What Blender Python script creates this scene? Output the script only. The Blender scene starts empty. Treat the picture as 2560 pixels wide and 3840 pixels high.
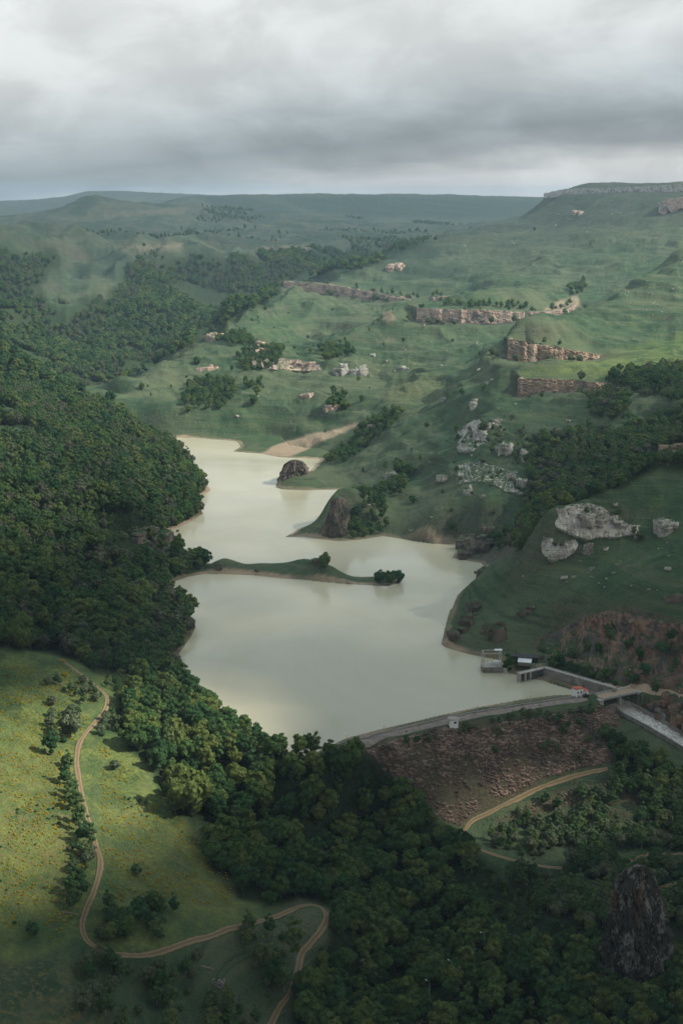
import bpy, bmesh, math, random
import numpy as np
from mathutils import Vector, Matrix, noise as mnoise
random.seed(7); RNG = np.random.default_rng(11)
SC = bpy.context.scene; COL = SC.collection
R = math.radians
# ------------------------------------------------------------------ camera model
# photograph coordinates are given on a 1568 x 2352 sheet; FL is the focal length on it
HC = 320.0; PITCH = R(12.7); FL = 3266.0
def T_of(py):
    """tangent of the depression angle of a photograph row"""
    b = -(np.asarray(py, float)-1176)/FL
    return (math.sin(PITCH)-b*math.cos(PITCH))/(math.cos(PITCH)+b*math.sin(PITCH))
def U_of(px, py):
    b = -(np.asarray(py, float)-1176)/FL
    return (np.asarray(px, float)-784)/FL/(math.cos(PITCH)+b*math.sin(PITCH))
def project(x, y, z):
    dz = z-HC
    fwd = y*math.cos(PITCH)-dz*math.sin(PITCH); up = y*math.sin(PITCH)+dz*math.cos(PITCH)
    return 784+FL*x/fwd, 1176-FL*up/fwd
def ptY(px, py, Y): return (float(U_of(px, py))*Y, Y, HC-float(T_of(py))*Y)
def ptZ(px, py, z):
    Y = (HC-z)/float(T_of(py)); return (float(U_of(px, py))*Y, Y, z)

# ------------------------------------------------------------------ survey points of the valley
CTRL = []
def dens(pts, step=38):
    out = []
    for a, b in zip(pts[:-1], pts[1:]):
        n = max(1, int(math.hypot(b[0]-a[0], b[1]-a[1])/step))
        for i in range(n): out.append(tuple(a[k]+(b[k]-a[k])*i/n for k in range(3)))
    out.append(pts[-1]); return out
def VY(*pts, dz=0, line=True):
    for p in (dens(pts) if line and len(pts) > 1 else pts):
        x, y, z = ptY(*p); CTRL.append((x, y, z+dz))
def VZ(*pts, dz=0, line=True):
    for p in (dens(pts) if line and len(pts) > 1 else pts):
        x, y, z = ptZ(*p); CTRL.append((x, y, z+dz))
def HID(*pts):
    for px, Y, z in pts: CTRL.append(((px-784)/FL*Y, Y, z))
# far ridges and plateaus
VY((-300,478,10000),(0,471,10000),(60,468,10000),(130,458,10000),(200,441,10000),(235,439,10000),(300,442,10000),(390,446,10000),(520,451,10000))
HID((-300,14000,180),(300,14000,220),(900,14000,220),(1500,14000,220),(2000,14000,220),(100,8000,130),(300,8000,140))
VY((395,468,6300),(415,456,6500),(440,450,6700),(520,450,7100),(560,447.5,7300),(740,446.5,7500),(900,447.5,7500),(1050,449.5,7500),(1250,454,7500),(1500,458,7500),(1900,460,7500))
VY((480,474,6300),(560,480,6500),(740,486,6700),(900,490,6700),(1050,490,6700),(1250,495,6700))
VY((560,464,6900),(740,466,7100),(900,468,7100),(1100,470,7100), line=False)
HID((560,8600,230),(900,8800,240),(1300,8800,240))
VY((-300,520,5000),(0,507,5100),(60,500,5200),(130,488,5200),(180,466,5200),(225,459,5200),(260,464,5200),(330,472,5300),(400,474,5600))
HID((0,6300,150),(150,6400,140),(300,6500,150))
# tableland
VY((100,530,4300),(300,520,4700),(450,510,5000),(600,510,5200),(800,515,5400),(1000,520,5600),(1150,522,5800),(1200,515,6000),
   (200,545,4000),(400,545,4200),(600,540,4500),(800,540,4700),(950,545,4900),(60,530,4000),(-150,535,3900), line=False)
VY((-200,556,3150),(0,558,3200),(100,572,3250),(200,588,3300),(290,603,3320),(400,594,3450),(500,582,3600),(600,574,3750),(700,569,3900),(800,566,4050),(880,560,4200),(1000,550,4500))
# forested slopes beyond the gorge
VY((0,650,2950),(0,740,2450),(100,700,2800),(150,780,2600),(200,850,2350),(240,890,2250),(300,750,2750),(300,850,2400),
   (350,640,3150),(400,700,3050),(400,800,2620),(450,780,2700),(500,650,3280),(550,720,2980),(600,620,3500),(620,660,3250),(700,600,3650),(760,600,3700),(830,590,3800),(-200,700,2500), line=False, dz=-8)
VY((290,612,3270),(250,660,3060),(200,700,2920),(120,745,2720))
VY((170,620,3150),(130,660,3000),(60,690,2850), dz=-22)
HID((0,2200,60),(120,2180,28),(250,2130,8),(320,2200,8),(420,2420,14),(520,2650,20),(600,2850,30),(650,3050,60),(700,3350,95),(790,3500,100),(880,3620,118),(1000,3950,140),(1100,4200,130),(1200,4500,140),(1300,5200,250))
VY((-250,745,1900),(0,790,1950),(60,825,1970),(120,868,1980),(190,897,2000),(255,918,2000), dz=-9)
HID((-200,1830,75),(0,1830,72),(150,1870,40),(280,1900,12))
# great right-hand plateau, its flank
VY((1250,457,4000),(1275,440,3950),(1310,432,3850),(1400,430,3700),(1480,427,3600),(1568,423,3500),(1850,415,3300))
VY((1265,462,3930),(1310,447,3790),(1400,445,3640),(1480,442,3540),(1568,440,3440))
HID((1330,4150,330),(1400,3950,331),(1480,3850,331),(1568,3750,331),(1700,3700,332),(1568,4200,331),(1400,4400,331),(1750,4300,332),(1480,4600,331),(1900,4000,333),(1320,4600,331),(1400,5000,331),(1568,5000,331),(1900,5000,331),(1400,6200,300),(1700,6200,320))
VY((1250,457,4000),(1215,485,4000),(1180,512,3950),(1150,525,3900),(1100,540,3850),(1060,548,3800),(1000,557,3700),(940,570,3600),(880,592,3500),(840,612,3400),(780,628,3300),(700,636,3150),(652,641,3000))
VY((1500,520,3200),(1400,560,3050),(1250,530,3600),(1100,600,3150),(1200,640,2800),(1300,660,2650),(1000,640,2950),(900,625,3080),(1568,520,3050),(1568,580,2850),
   (1100,683,2450),(980,693,2400),(1280,692,2400),(1200,590,3150),(1330,600,2900),(1450,620,2700),(800,652,2980),(900,672,2900), line=False)
VY((1568,583,2250),(1500,625,2200),(1450,655,2150),(1380,690,2080),(1320,715,2000),(1260,735,1950),(1200,745,1880),(1178,762,1830))
VY((1850,450,2350),(1700,520,2300))
HID((1568,2550,182),(1450,2450,150),(1330,2260,110),(1250,2150,98),(1200,2020,92),(1900,2700,250))
# mesa feet and terraces
VY((652,668,2960),(760,686,2920),(850,694,2880),(920,690,2860))
VY((958,703,2320),(1060,706,2310),(1170,712,2310),(1230,715,2330)); VY((958,740,2290),(1060,742,2280),(1165,746,2285))
VY((1170,774,1770),(1215,788,1775),(1260,792,1780),(1340,803,1780),(1390,815,1770)); VY((1170,825,1748),(1225,838,1745),(1290,832,1750),(1350,828,1760))
VY((1300,768,1830),(1450,765,1900),(1568,690,2050),(1568,790,1800),(1450,815,1740),(1300,842,1640),(1500,838,1640),(1568,835,1630),(1850,700,1900), line=False)
VY((1193,866,1575),(1250,869,1572),(1310,872,1566),(1370,876,1556)); VY((1193,910,1550),(1250,906,1546),(1310,900,1542),(1370,896,1538))
VY((1290,930,1490),(1450,900,1500),(1568,900,1480),(1850,850,1450), line=False)
VY((1400,960,1400),(1568,960,1350),(1568,1030,1270),(1300,1130,1220),(1220,1180,1200),(1200,1080,1330),(1250,1000,1440),(1200,1240,1150),(1350,1050,1300),(1450,1050,1260), line=False, dz=-7)
# gorge side slopes: middle basin
VY((655,645,2995),(640,672,2920),(600,705,2800),(540,742,2600),(500,760,2480),(450,785,2350),(400,815,2220),(350,840,2130),(300,872,2050),(265,895,2010),(245,912,1985))
VY((760,750,2600),(700,780,2450),(850,760,2550),(900,720,2600),(620,800,2230),(560,840,2120),(700,830,2150),(780,850,2080),(900,800,2250),(1000,770,2250),(1080,800,2100),(1000,830,2080),(1130,800,1980),(1130,830,1880),
   (480,870,2060),(400,900,2010),(560,900,1990),(650,900,1970),(750,900,1950),(900,880,1960),(350,950,1920),(450,950,1910),(560,960,1900),(680,950,1890),(800,960,1850),(960,880,1900),(1000,850,1960),(880,940,1840),(320,930,1940), line=False)
VY((400,975,1900),(470,985,1890),(560,995,1880),(620,1010,1870), line=False)
# right slope between the lake and the terraces
VY((1180,842,1730),(1130,868,1700),(1050,910,1670),(960,962,1680),(900,985,1700),(850,1003,1720),(800,1030,1730))
HID((1000,1800,60),(900,1800,45),(1100,1820,85))
VY((1160,940,1530),(1100,950,1560),(1000,1000,1580),(1100,1000,1470),(900,1050,1580),(1000,1060,1480),(1100,1060,1400),(850,1080,1570),(1000,1130,1390),(1100,1110,1350),(1000,1200,1295),(1100,1180,1280),(950,1180,1340),(860,1130,1500),(1170,1000,1460),(900,1180,1370), line=False)
VY((1080,1245,1272),(1130,1225,1270),(1180,1222,1240)); HID((1180,1150,22),(1100,1215,2))
# the crags at the shore
VY((640,1098,1575),(655,1074,1585),(675,1062,1590),(698,1070,1590),(712,1090,1590)); VY((740,1100,1590),(790,1112,1570),(760,1080,1640), line=False)
VY((662,1229,1325),(690,1212,1340),(730,1192,1345),(755,1160,1335),(775,1146,1340),(800,1142,1350),(840,1140,1380))
VY((800,1190,1340),(850,1190,1340), line=False, dz=-6)
# near right hill
VY((1568,1056,1130),(1520,1066,1120),(1480,1085,1100),(1430,1115,1085),(1380,1140,1072),(1330,1162,1065),(1290,1170,1055),(1255,1182,1045),(1850,930,1150))
HID((1568,1210,84),(1480,1180,74),(1380,1150,64),(1320,1135,58),(1255,1105,46),(1850,1230,115))
VY((1240,1275,1030),(1200,1292,1040),(1140,1300,1095),(1110,1310,1125),(1085,1335,1105),(1062,1360,1085),(1040,1395,1062))
VY((1300,1300,1020),(1400,1250,1030),(1500,1200,1040),(1568,1150,1050),(1100,1400,1030),(1070,1450,990),(1200,1400,1000),(1300,1390,975),(1400,1340,970),(1568,1300,955),(1568,1380,918),(1150,1480,958),(1240,1440,975),(1850,1250,960),(1160,1350,1040),(1850,1400,900), line=False)
VY((1215,1490,960),(1240,1468,966),(1290,1442,966),(1340,1416,956),(1400,1396,940),(1440,1400,930),(1500,1412,915),(1568,1422,905),(1800,1440,880))
VY((1330,1480,935),(1420,1480,915),(1500,1500,896),(1568,1500,888), line=False)
VZ((1190,1515,4),(1225,1512,5),(1260,1520,5),(1330,1545,5),(1400,1563,5),(1450,1577,4.5),(1500,1585,4),(1568,1592,4),(1800,1620,4))
# dam crest, spillway, rock fill, valley road
CREST = [(700,1745,4),(786,1717,4),(873,1693,4),(990,1665,4),(1090,1643,4),(1209,1624,4),(1344,1604,4),(1375,1600,4)]
VZ(*CREST); VZ(*[(a,b-6,3.6) for a,b,c in CREST]); VZ(*[(a,b+8,3.4) for a,b,c in CREST])
TOE = [(1394,1767,-24),(1320,1783,-27),(1250,1806,-30),(1183,1838,-34),(1126,1866,-37.5),(1084,1887,-40),(1067,1911,-41),(1070,1929,-42),(1091,1947,-43),(1126,1961,-44),(1176,1976,-45)]
VZ(*TOE)
VZ((840,1728,-1),(900,1790,-13.3),(980,1870,-32),(1040,1925,-41))
CHUTE = [(1410,1612,-3),(1425,1627,-6),(1490,1663,-11),(1560,1706,-17),(1700,1790,-28)]
VZ(*CHUTE); VZ((1440,1610,-2),(1500,1645,-8),(1568,1690,-13.5)); VZ((1405,1640,-6),(1470,1680,-12),(1540,1725,-19))
VZ((1470,1600,2),(1568,1620,-1),(1568,1655,-6), line=False)
VZ((1450,1705,-15),(1500,1760,-22),(1568,1800,-28),(1420,1730,-18),(1800,1850,-30), line=False)
VZ((1250,1900,-46),(1320,1830,-36),(1400,1850,-38),(1568,1900,-44),(1568,1960,-46),(1400,1965,-47),(1150,1915,-45),(1300,2050,-52),(1568,2060,-50),(1200,2100,-56),(1800,1960,-44),(1800,2150,-46),
   (1450,2260,-62),(1300,2200,-58),(1100,2150,-60),(1000,2250,-64),(1568,2250,-55),(1568,2352,-58),(1200,2352,-66),(1000,2352,-64),(800,2352,-52),(850,2200,-52),(1800,2352,-52), line=False)
VZ((1250,2085,-52),(1180,2130,-54),(1100,2190,-57),(1030,2260,-58),(980,2352,-57)); VZ((1080,2110,-60),(1000,2180,-66),(930,2260,-68),(850,2340,-66))
HID((784,420,-95),(784,300,-120),(784,150,-140),(1500,420,-75),(0,420,0),(-300,420,20),(1900,400,-70),(1900,200,-80),(-300,200,0),(300,400,-30))
# left meadow and its track
TRACK = [(138,1516,25),(165,1533,23),(200,1560,20),(232,1585,17),(247,1605,15.5),(243,1630,14),(222,1658,14),(200,1682,14),(183,1710,14),(177,1750,13),(182,1790,12),(192,1840,11),(205,1890,10),(222,1945,9),(231,1975,8),(229,2005,7),(216,2050,5),(195,2100,3),(190,2135,1),(203,2165,-1),(240,2187,-3),(290,2196,-5.5),(340,2194,-8),(390,2180,-10),(450,2160,-13),(520,2137,-17),(600,2117,-21),(650,2100,-23),(690,2083,-25),(725,2081,-26),(747,2095,-27.5),(748,2115,-29),(735,2140,-30.5),(712,2168,-32.5),(692,2195,-34),(682,2240,-36),(665,2285,-38.5),(642,2315,-40.5),(620,2358,-43)]
VZ(*TRACK)
VZ((0,1600,27),(0,1520,32),(0,1480,36),(0,1750,23),(0,1900,19),(0,2050,13),(0,2200,8),(0,2352,4),(100,1600,22),(80,1700,20),(90,1900,15),(100,2100,8),(200,2300,-4),(200,2352,-6),(400,2352,-24),(400,2270,-19),(550,2250,-31),(350,1800,2),(300,1730,8),(450,1950,-9),(400,2080,-7),(550,2050,-18),(310,1950,3),(-300,1600,45),(-300,1900,36),(-300,2200,24), line=False)
VZ((300,1610,8),(400,1610,3),(450,1680,0),(600,1735,-3),(700,1765,-8),(600,1850,-15),(800,1850,-26),(500,1760,-4),(750,1950,-35),(880,1850,-29),(950,1950,-43),(650,1950,-26),(850,2050,-48),(700,2010,-34),(400,1720,3), line=False)
# wooded left slope
VY((-250,850,1680),(0,878,1700),(100,900,1750),(200,917,1800),(280,945,1800),(340,980,1790),(390,1008,1775), dz=-10)
VY((0,1000,1480),(0,1100,1290),(0,1200,1140),(0,1300,1040),(0,1400,950),(150,1000,1500),(150,1100,1340),(150,1200,1190),(150,1300,1080),(150,1400,980),(280,1050,1530),(300,1120,1400),(300,1220,1240),(300,1330,1110),(300,1430,1000),(350,1500,950),(200,1490,905),(100,1470,905),(380,1110,1500),(400,1180,1380),(-250,1100,1280),(-250,1400,930), line=False, dz=-9)
VY((250,1215,1200),(300,1190,1245),(360,1260,1180),(380,1300,1165), line=False, dz=-2)
# the wooded peninsula across the lake
VY((440,1310,1195),(480,1300,1190),(510,1281,1196),(540,1288,1195),(600,1294,1190),(650,1291,1188),(690,1284,1186),(730,1290,1176),(765,1312,1160))
VY((850,1331,1138),(890,1331,1135),(800,1331,1143), line=False)
# shore line, all on the water level
SHORE = [(700,1735),(640,1722),(580,1700),(520,1660),(455,1610),(415,1560),(410,1530),(412,1500),(428,1478),(440,1460),(450,1440),(430,1402),(408,1370),(394,1338),(430,1325),(470,1318),(520,1319),(580,1321),(640,1328),(700,1332),(770,1339),(830,1343),(890,1346),(920,1338),(918,1327),(880,1323),(830,1325),(800,1322),(770,1313),(735,1303),(690,1299),(640,1300),(560,1300),(500,1298),(440,1283),(400,1255),(378,1228),(395,1215),(430,1203),(466,1180),(458,1160),(452,1147),(484,1126),(470,1105),(442,1085),(444,1062),(425,1040),(398,1022),(350,1012),(300,1002),(330,995),(385,1004),(450,1006),(505,1010),(545,1014),(553,1026),(536,1037),(600,1042),(640,1050),(700,1053),(738,1055),(725,1068),(712,1082),(690,1086),(660,1088),(640,1100),(634,1120),(650,1124),(700,1126),(790,1124),(797,1131),(780,1150),(765,1172),(735,1195),(700,1214),(668,1226),(655,1233),(700,1233),(740,1239),(780,1243),(830,1239),(880,1231),(930,1239),(1000,1249),(1055,1251),(1048,1264),(1038,1281),(1070,1287),(1105,1293),(1112,1303),(1092,1328),(1066,1358),(1038,1398),(1024,1432),(1019,1455),(1013,1480),(1035,1491),(1070,1501),(1108,1509),(1150,1516),(1166,1545),(1195,1552),(1246,1563),(1337,1592),(1355,1597)]
LAKE = np.array([ptZ(a, b, 0)[:2] for a, b in SHORE]+[ptZ(a, b-9, 0)[:2] for a, b, c in reversed(CREST[:-1])])
for p in dens([(a, b, 0) for a, b in SHORE], 60): CTRL.append(ptZ(*p))
for a, b in ((600,1600),(800,1600),(1000,1500),(700,1450),(1000,1400),(600,1400),(900,1290),(600,1250),(700,1150),(550,1150),(550,1080),(650,1060),(470,1040),(1000,1290),(1200,1580)):
    CTRL.append(ptZ(a, b, -9))

# ------------------------------------------------------------------ noise
def _hash(ix, iy, s):
    h = (ix.astype(np.int64)*374761393+iy.astype(np.int64)*668265263+s*974634777) & 0xffffffff
    h = ((h ^ (h >> 13))*1274126177) & 0xffffffff
    h = h ^ (h >> 16)
    return h
def gnoise(x, y, s=0):
    ix = np.floor(x); iy = np.floor(y); fx = x-ix; fy = y-iy
    ux = fx*fx*fx*(fx*(fx*6-15)+10); uy = fy*fy*fy*(fy*(fy*6-15)+10)
    def g(dx, dy):
        a = _hash(ix+dx, iy+dy, s)/4294967296.0*2*math.pi
        return np.cos(a)*(fx-dx)+np.sin(a)*(fy-dy)
    n0 = g(0,0)*(1-ux)+g(1,0)*ux; n1 = g(0,1)*(1-ux)+g(1,1)*ux
    return (n0*(1-uy)+n1*uy)*1.5
def fbm(x, y, wl, octv, s=0, gain=.5):
    o = 0; a = 1
    for i in range(octv):
        o = o+a*gnoise(x/wl+17.3*i, y/wl-9.1*i, s+i); wl *= .5; a *= gain
    return o
def ridged(x, y, wl, octv, s=0):
    o = 0; a = 1
    for i in range(octv):
        o = o+a*(1-2*np.abs(gnoise(x/wl+7.7*i, y/wl+3.1*i, s+i))); wl *= .5; a *= .5
    return o-.5
def smooth(a, b, x):
    t = np.clip((x-a)/(b-a), 0, 1); return t*t*(3-2*t)
def seg_dist(x, y, poly, closed=False):
    P = np.asarray(poly); Q = np.roll(P, -1, 0) if closed else P[1:]; P = P if closed else P[:-1]
    best = np.full(x.shape, 1e18)
    for (ax, ay), (bx, by) in zip(P, Q):
        dx, dy = bx-ax, by-ay; L = dx*dx+dy*dy+1e-9
        t = np.clip(((x-ax)*dx+(y-ay)*dy)/L, 0, 1)
        best = np.minimum(best, (x-ax-t*dx)**2+(y-ay-t*dy)**2)
    return np.sqrt(best)
def inside(x, y, poly):
    P = np.asarray(poly, float); Q = np.roll(P, -1, 0); c = np.zeros(x.shape, bool)
    for (ax, ay), (bx, by) in zip(P, Q):
        if ay == by: continue
        c ^= ((ay > y) != (by > y)) & (x < (bx-ax)*(y-ay)/(by-ay)+ax)
    return c

# ------------------------------------------------------------------ height field on a fan of (x/y, ln y)
ucol = np.concatenate([np.arange(-.42,-.262,.005), np.arange(-.26,.2601,.00062), np.arange(.265,.43,.005)])
vrow = np.concatenate([np.arange(math.log(150),math.log(430),.02), np.arange(math.log(432),math.log(3000),.0021), np.arange(math.log(3004),math.log(13500),.0045)])
NU, NV = len(ucol), len(vrow)
C = np.array(CTRL); cu = C[:,0]/C[:,1]; cv = np.log(C[:,1]); cz = C[:,2]
key = {}
for i in range(len(cu)):                                  # drop doubled points
    k = (round(cu[i]/.004), round(cv[i]/.004))
    key.setdefault(k, i)
idx = sorted(key.values()); cu, cv, cz = cu[idx], cv[idx], cz[idx]
CC2 = .012**2
def ker(du, dv): return np.sqrt(du*du+dv*dv+CC2)
n = len(cu); A = np.zeros((n+3, n+3))
A[:n,:n] = ker(cu[:,None]-cu, cv[:,None]-cv); A[:n,:n] -= np.eye(n)*2e-4
A[:n,n] = 1; A[:n,n+1] = cu; A[:n,n+2] = cv; A[n:,:n] = A[:n,n:].T
w = np.linalg.solve(A, np.concatenate([cz, np.zeros(3)]))
UU, VV = np.meshgrid(ucol, vrow); YY = np.exp(VV); XX = UU*YY
Z = np.empty_like(UU)
cu32, cv32, w32 = cu.astype(np.float32), cv.astype(np.float32), w[:n].astype(np.float32)
for i in range(0, NV, 8):
    a = UU[i:i+8].ravel().astype(np.float32); b = VV[i:i+8].ravel().astype(np.float32)
    d = ker(a[:,None]-cu32, b[:,None]-cv32) @ w32
    Z[i:i+8] = (d+w[n]+w[n+1]*a+w[n+2]*b).reshape(Z[i:i+8].shape)
# relief: broad swells, gullies and fine unevenness, held back near the roads, the dam and the shore
calm = np.ones_like(Z)
near = (YY > 480) & (YY < 1100)
infra = [[ptZ(a, b, c)[:2] for a, b, c in L] for L in (CREST, TOE, TRACK, CHUTE)]
infra.append([ptZ(*p)[:2] for p in ((1110,1545,0),(1190,1520,4),(1260,1520,5),(1400,1563,5),(1500,1585,4),(1568,1592,4))])
dm = np.full(int(near.sum()), 1e9)
for L in infra: dm = np.minimum(dm, seg_dist(XX[near], YY[near], L))
calm[near] = .08+.92*smooth(6, 55, dm)
ROADD = np.full_like(Z, 1e3); ROADD[near] = dm
lk = (YY > 750) & (YY < 2000) & (XX > -420) & (XX < 260)
ins = inside(XX[lk], YY[lk], LAKE); dl = seg_dist(XX[lk], YY[lk], LAKE, True)
sd = np.full_like(Z, 500.0); sd[lk] = np.where(ins, -dl, dl)
far = np.clip(YY/1500, .5, 2.4)
gul = XX*.8-YY*.6; alo = XX*.6+YY*.8                         # gullies run down towards the lake
swell = fbm(XX, YY, 260, 3, 3)*4.2*far+ridged(gul*.30+30*fbm(XX,YY,160,2,31), alo, 95*np.clip(far,1,2), 4, 9)*4.2*far
gorge = smooth(2150, 2500, YY)*smooth(4300, 3500, YY)*smooth(.02, -.06, UU)
swell = swell*(1-.8*smooth(3100, 3500, YY)*smooth(.09, .13, UU))*(1-.6*smooth(5200, 6200, YY))
flank = smooth(1150, 1400, YY)*smooth(3400, 2900, YY)*smooth(-.16, -.10, UU)
swell += flank*(ridged(gul*.42+16*fbm(XX,YY,70,2,35), alo*1.1, 68, 4, 36)*5.0-1.6)
swell += gorge*(ridged(XX*.9-YY*.35+50*fbm(XX, YY, 300, 2, 47), (YY+XX*.3)*.42, 300, 3, 48)*48-20)
fine = fbm(XX, YY, 34, 4, 21)*1.5+fbm(XX, YY, 6, 2, 44)*.30+np.maximum(fbm(XX, YY, 13, 2, 46), 0)*.7
mead = smooth(-.045, -.09, UU)*smooth(900, 840, YY)
fine = fine+mead*(fbm(XX, YY, 26, 4, 92)*1.5+np.maximum(fbm(XX, YY, 9, 2, 93), 0)*1.0)
Z += calm*smooth(0, 90, sd)*swell + calm*(.25+.75*smooth(0, 25, sd))*fine
_cr = np.array(sorted([ptZ(*p)[:2] for p in CREST]))
upstream = YY > np.interp(XX, _cr[:,0], _cr[:,1])+1.5
Z = np.where(sd < 0, np.minimum(Z, -.35+.35*np.maximum(sd,-25)), np.where((sd < 60) & upstream, np.maximum(Z, np.minimum(.25+sd*.14, 2.2)), Z))
CLIFFS = [
 dict(label='long thin pale cliff line along the rim of the high plateau', top=[(1258,446,3985),(1275,441,3950),(1310,434,3850),(1400,432,3700),(1480,429,3600),(1568,425,3500),(1700,421,3400)], hpx=[5,9,10,9,10,13,13], mat_='limestone', depth=20, seed=3, joint=12),
 dict(label='upper stepped rock face below the plateau rim at the right edge', top=[(1515,466,3300),(1545,456,3280),(1600,448,3250)], hpx=[10,16,18], mat_='sandstone', depth=20, seed=5, joint=12),
 dict(label='long pinkish cliff band along the left end of the middle mesa', top=[(650,646,2995),(690,648,2975),(760,654,2945),(850,668,2900),(915,680,2870),(950,684,2870)], hpx=[18,20,19,15,11,6], mat_='sandstone', depth=16, seed=4, joint=10),
 dict(label='low long rock ledge running on to the right of the middle mesa cliff', top=[(846,672,2905),(880,678,2880),(920,684,2860),(956,690,2800)], hpx=[9,9,7,5], mat_='sandstone', depth=14, seed=15, joint=11),
 dict(label='thin pale ledge continuing right from the straight layered cliff', top=[(1205,716,2335),(1250,716,2345),(1290,712,2370),(1318,700,2420)], hpx=[10,9,9,5], mat_='sandstone', depth=12, seed=16, joint=9),
 dict(label='thin broken rock ledge between the two mesas', top=[(985,684,2700),(1020,680,2700),(1060,684,2690)], hpx=[8,10,8], mat_='sandstone', depth=14, seed=14, joint=9),
 dict(label='straight layered cliff with a flat top in the middle of the slope', top=[(956,708,2335),(975,708,2322),(1060,711,2312),(1120,712,2310),(1168,715,2315),(1205,717,2330)], hpx=[24,30,27,28,22,8], mat_='sandstone', depth=16, seed=6),
 dict(label='reddish cliff at the tip of the green terrace, the left block', top=[(1167,776,1782),(1180,779,1768),(1222,788,1766),(1234,792,1776)], hpx=[34,40,38,14], mat_='ochre_rock', depth=12, seed=7, joint=6),
 dict(label='reddish cliff tapering to the right under the green terrace', top=[(1230,792,1784),(1244,792,1774),(1290,800,1772),(1340,809,1776),(1378,816,1780)], hpx=[24,34,28,16,5], mat_='ochre_rock', depth=12, seed=8, joint=6),
 dict(label='ochre cliff below the brightest green terrace', top=[(1191,869,1582),(1203,869,1572),(1250,870,1568),(1310,873,1562),(1365,877,1556),(1400,880,1560)], hpx=[32,38,25,26,18,6], mat_='ochre_rock', depth=12, seed=9, joint=6),
 dict(label='short rock bastion at the right edge on the skyline of the near hill', top=[(1516,1026,1132),(1530,1020,1122),(1568,1018,1118),(1660,1015,1110)], hpx=[34,40,40,40], mat_='ochre_rock', depth=14, seed=10, joint=6)]
step = smooth(1180, 1400, YY)*smooth(3900, 3300, YY)*smooth(-.15, -.08, UU)*smooth(40, 110, sd)      # bedded rock under the turf: benches along the contours
zs_ = Z+9*fbm(XX, YY, 330, 2, 95)
Z += step*(4.3*np.sin(zs_*2*math.pi/36)+1.0*np.sin(zs_*2*math.pi/11+1.3))*(.55+.6*fbm(XX, YY, 200, 2, 96))
SCREE = np.zeros_like(Z)
for c_ in CLIFFS:                                         # the ground steps down in front of each ledge
    W_ = np.array([ptY(*p) for p in c_['top']]); h_ = np.array([h*p[2]/FL*1.06 for h, p in zip(c_['hpx'], c_['top'])]); kk = W_[:,1].mean()/1700
    sel = (XX > W_[:,0].min()-90*kk) & (XX < W_[:,0].max()+90*kk) & (YY > W_[:,1].min()-110*kk) & (YY < W_[:,1].max()+110*kk)
    x, y, z0 = XX[sel], YY[sel], Z[sel]; best = np.full(x.shape, 1e9); zt = np.zeros_like(x); hh = np.zeros_like(x); off = np.zeros_like(x); run = np.zeros_like(x); acc = 0.
    for (A0, B0, ha, hb) in zip(W_[:-1], W_[1:], h_[:-1], h_[1:]):
        d = B0[:2]-A0[:2]; L = np.hypot(*d); u = d/L; s = (x-A0[0])*u[0]+(y-A0[1])*u[1]; o_ = (x-A0[0])*u[1]-(y-A0[1])*u[0]
        sc = np.clip(s, 0, L); dd = np.hypot(s-sc, o_); k = dd < best
        best[k] = dd[k]; f = sc/L; zt[k] = (A0[2]+(B0[2]-A0[2])*f)[k]; hh[k] = (ha+(hb-ha)*f)[k]; off[k] = np.where(o_ >= 0, dd, -dd)[k]; run[k] = (acc+s)[k]; acc += L
    e = smooth(-26*kk, 6*kk, run)*smooth(-26*kk, 6*kk, acc-run)
    wf_ = e*(1-smooth(14*kk, 60*kk, off)); wb_ = e*(1-smooth(10*kk, 60*kk, -off))
    zf = z0*(1-wf_)+wf_*np.minimum(z0, zt-hh-.10*off); zb_ = z0*(1-wb_)+wb_*(zt-.3+.04*-off)
    Z[sel] = np.where(off > 0, zf, zb_); SCREE[sel] = np.maximum(SCREE[sel], e*(off > 0)*smooth(26*kk, 4*kk, off))
CHL = [(1398,1622,-1.6),(1414,1626,-3.6),(1428,1640,-6),(1490,1673,-11),(1556,1713,-17.5),(1700,1800,-29)]
CHR = [(1422,1614,-1.6),(1430,1618,-3.6),(1448,1624,-6),(1505,1654,-11),(1572,1696,-16.5),(1720,1780,-29)]
for pl_, pr_, ql_, qr_ in zip(CHL[:-1], CHR[:-1], CHL[1:], CHR[1:]):       # the bed of the spillway chute
    A0 = np.array([ptZ(*pl_), ptZ(*pr_), ptZ(*qr_), ptZ(*ql_)]); cen = A0[:,:2].mean(0); big = cen+(A0[:,:2]-cen)*1.22
    sel = (np.abs(XX-cen[0]) < 60) & (np.abs(YY-cen[1]) < 60); i_ = inside(XX[sel], YY[sel], big)
    fl, *_r = np.linalg.lstsq(np.c_[A0[:,:2], np.ones(4)], A0[:,2], rcond=None)
    zc = XX[sel]*fl[0]+YY[sel]*fl[1]+fl[2]-1.2; zz_ = Z[sel]; zz_[i_] = np.minimum(zz_[i_], zc[i_]); Z[sel] = zz_
def sampler(G):
    def f(x, y):
        x = np.asarray(x, float); y = np.maximum(np.asarray(y, float), 151)
        iu = np.clip(np.interp(x/y, ucol, np.arange(NU)), 0, NU-1.001); iv = np.clip(np.interp(np.log(y), vrow, np.arange(NV)), 0, NV-1.001)
        a = iu.astype(int); b = iv.astype(int); fu = iu-a; fv = iv-b
        return (G[b,a]*(1-fu)+G[b,a+1]*fu)*(1-fv)+(G[b+1,a]*(1-fu)+G[b+1,a+1]*fu)*fv
    return f
ground = sampler(Z)
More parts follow.
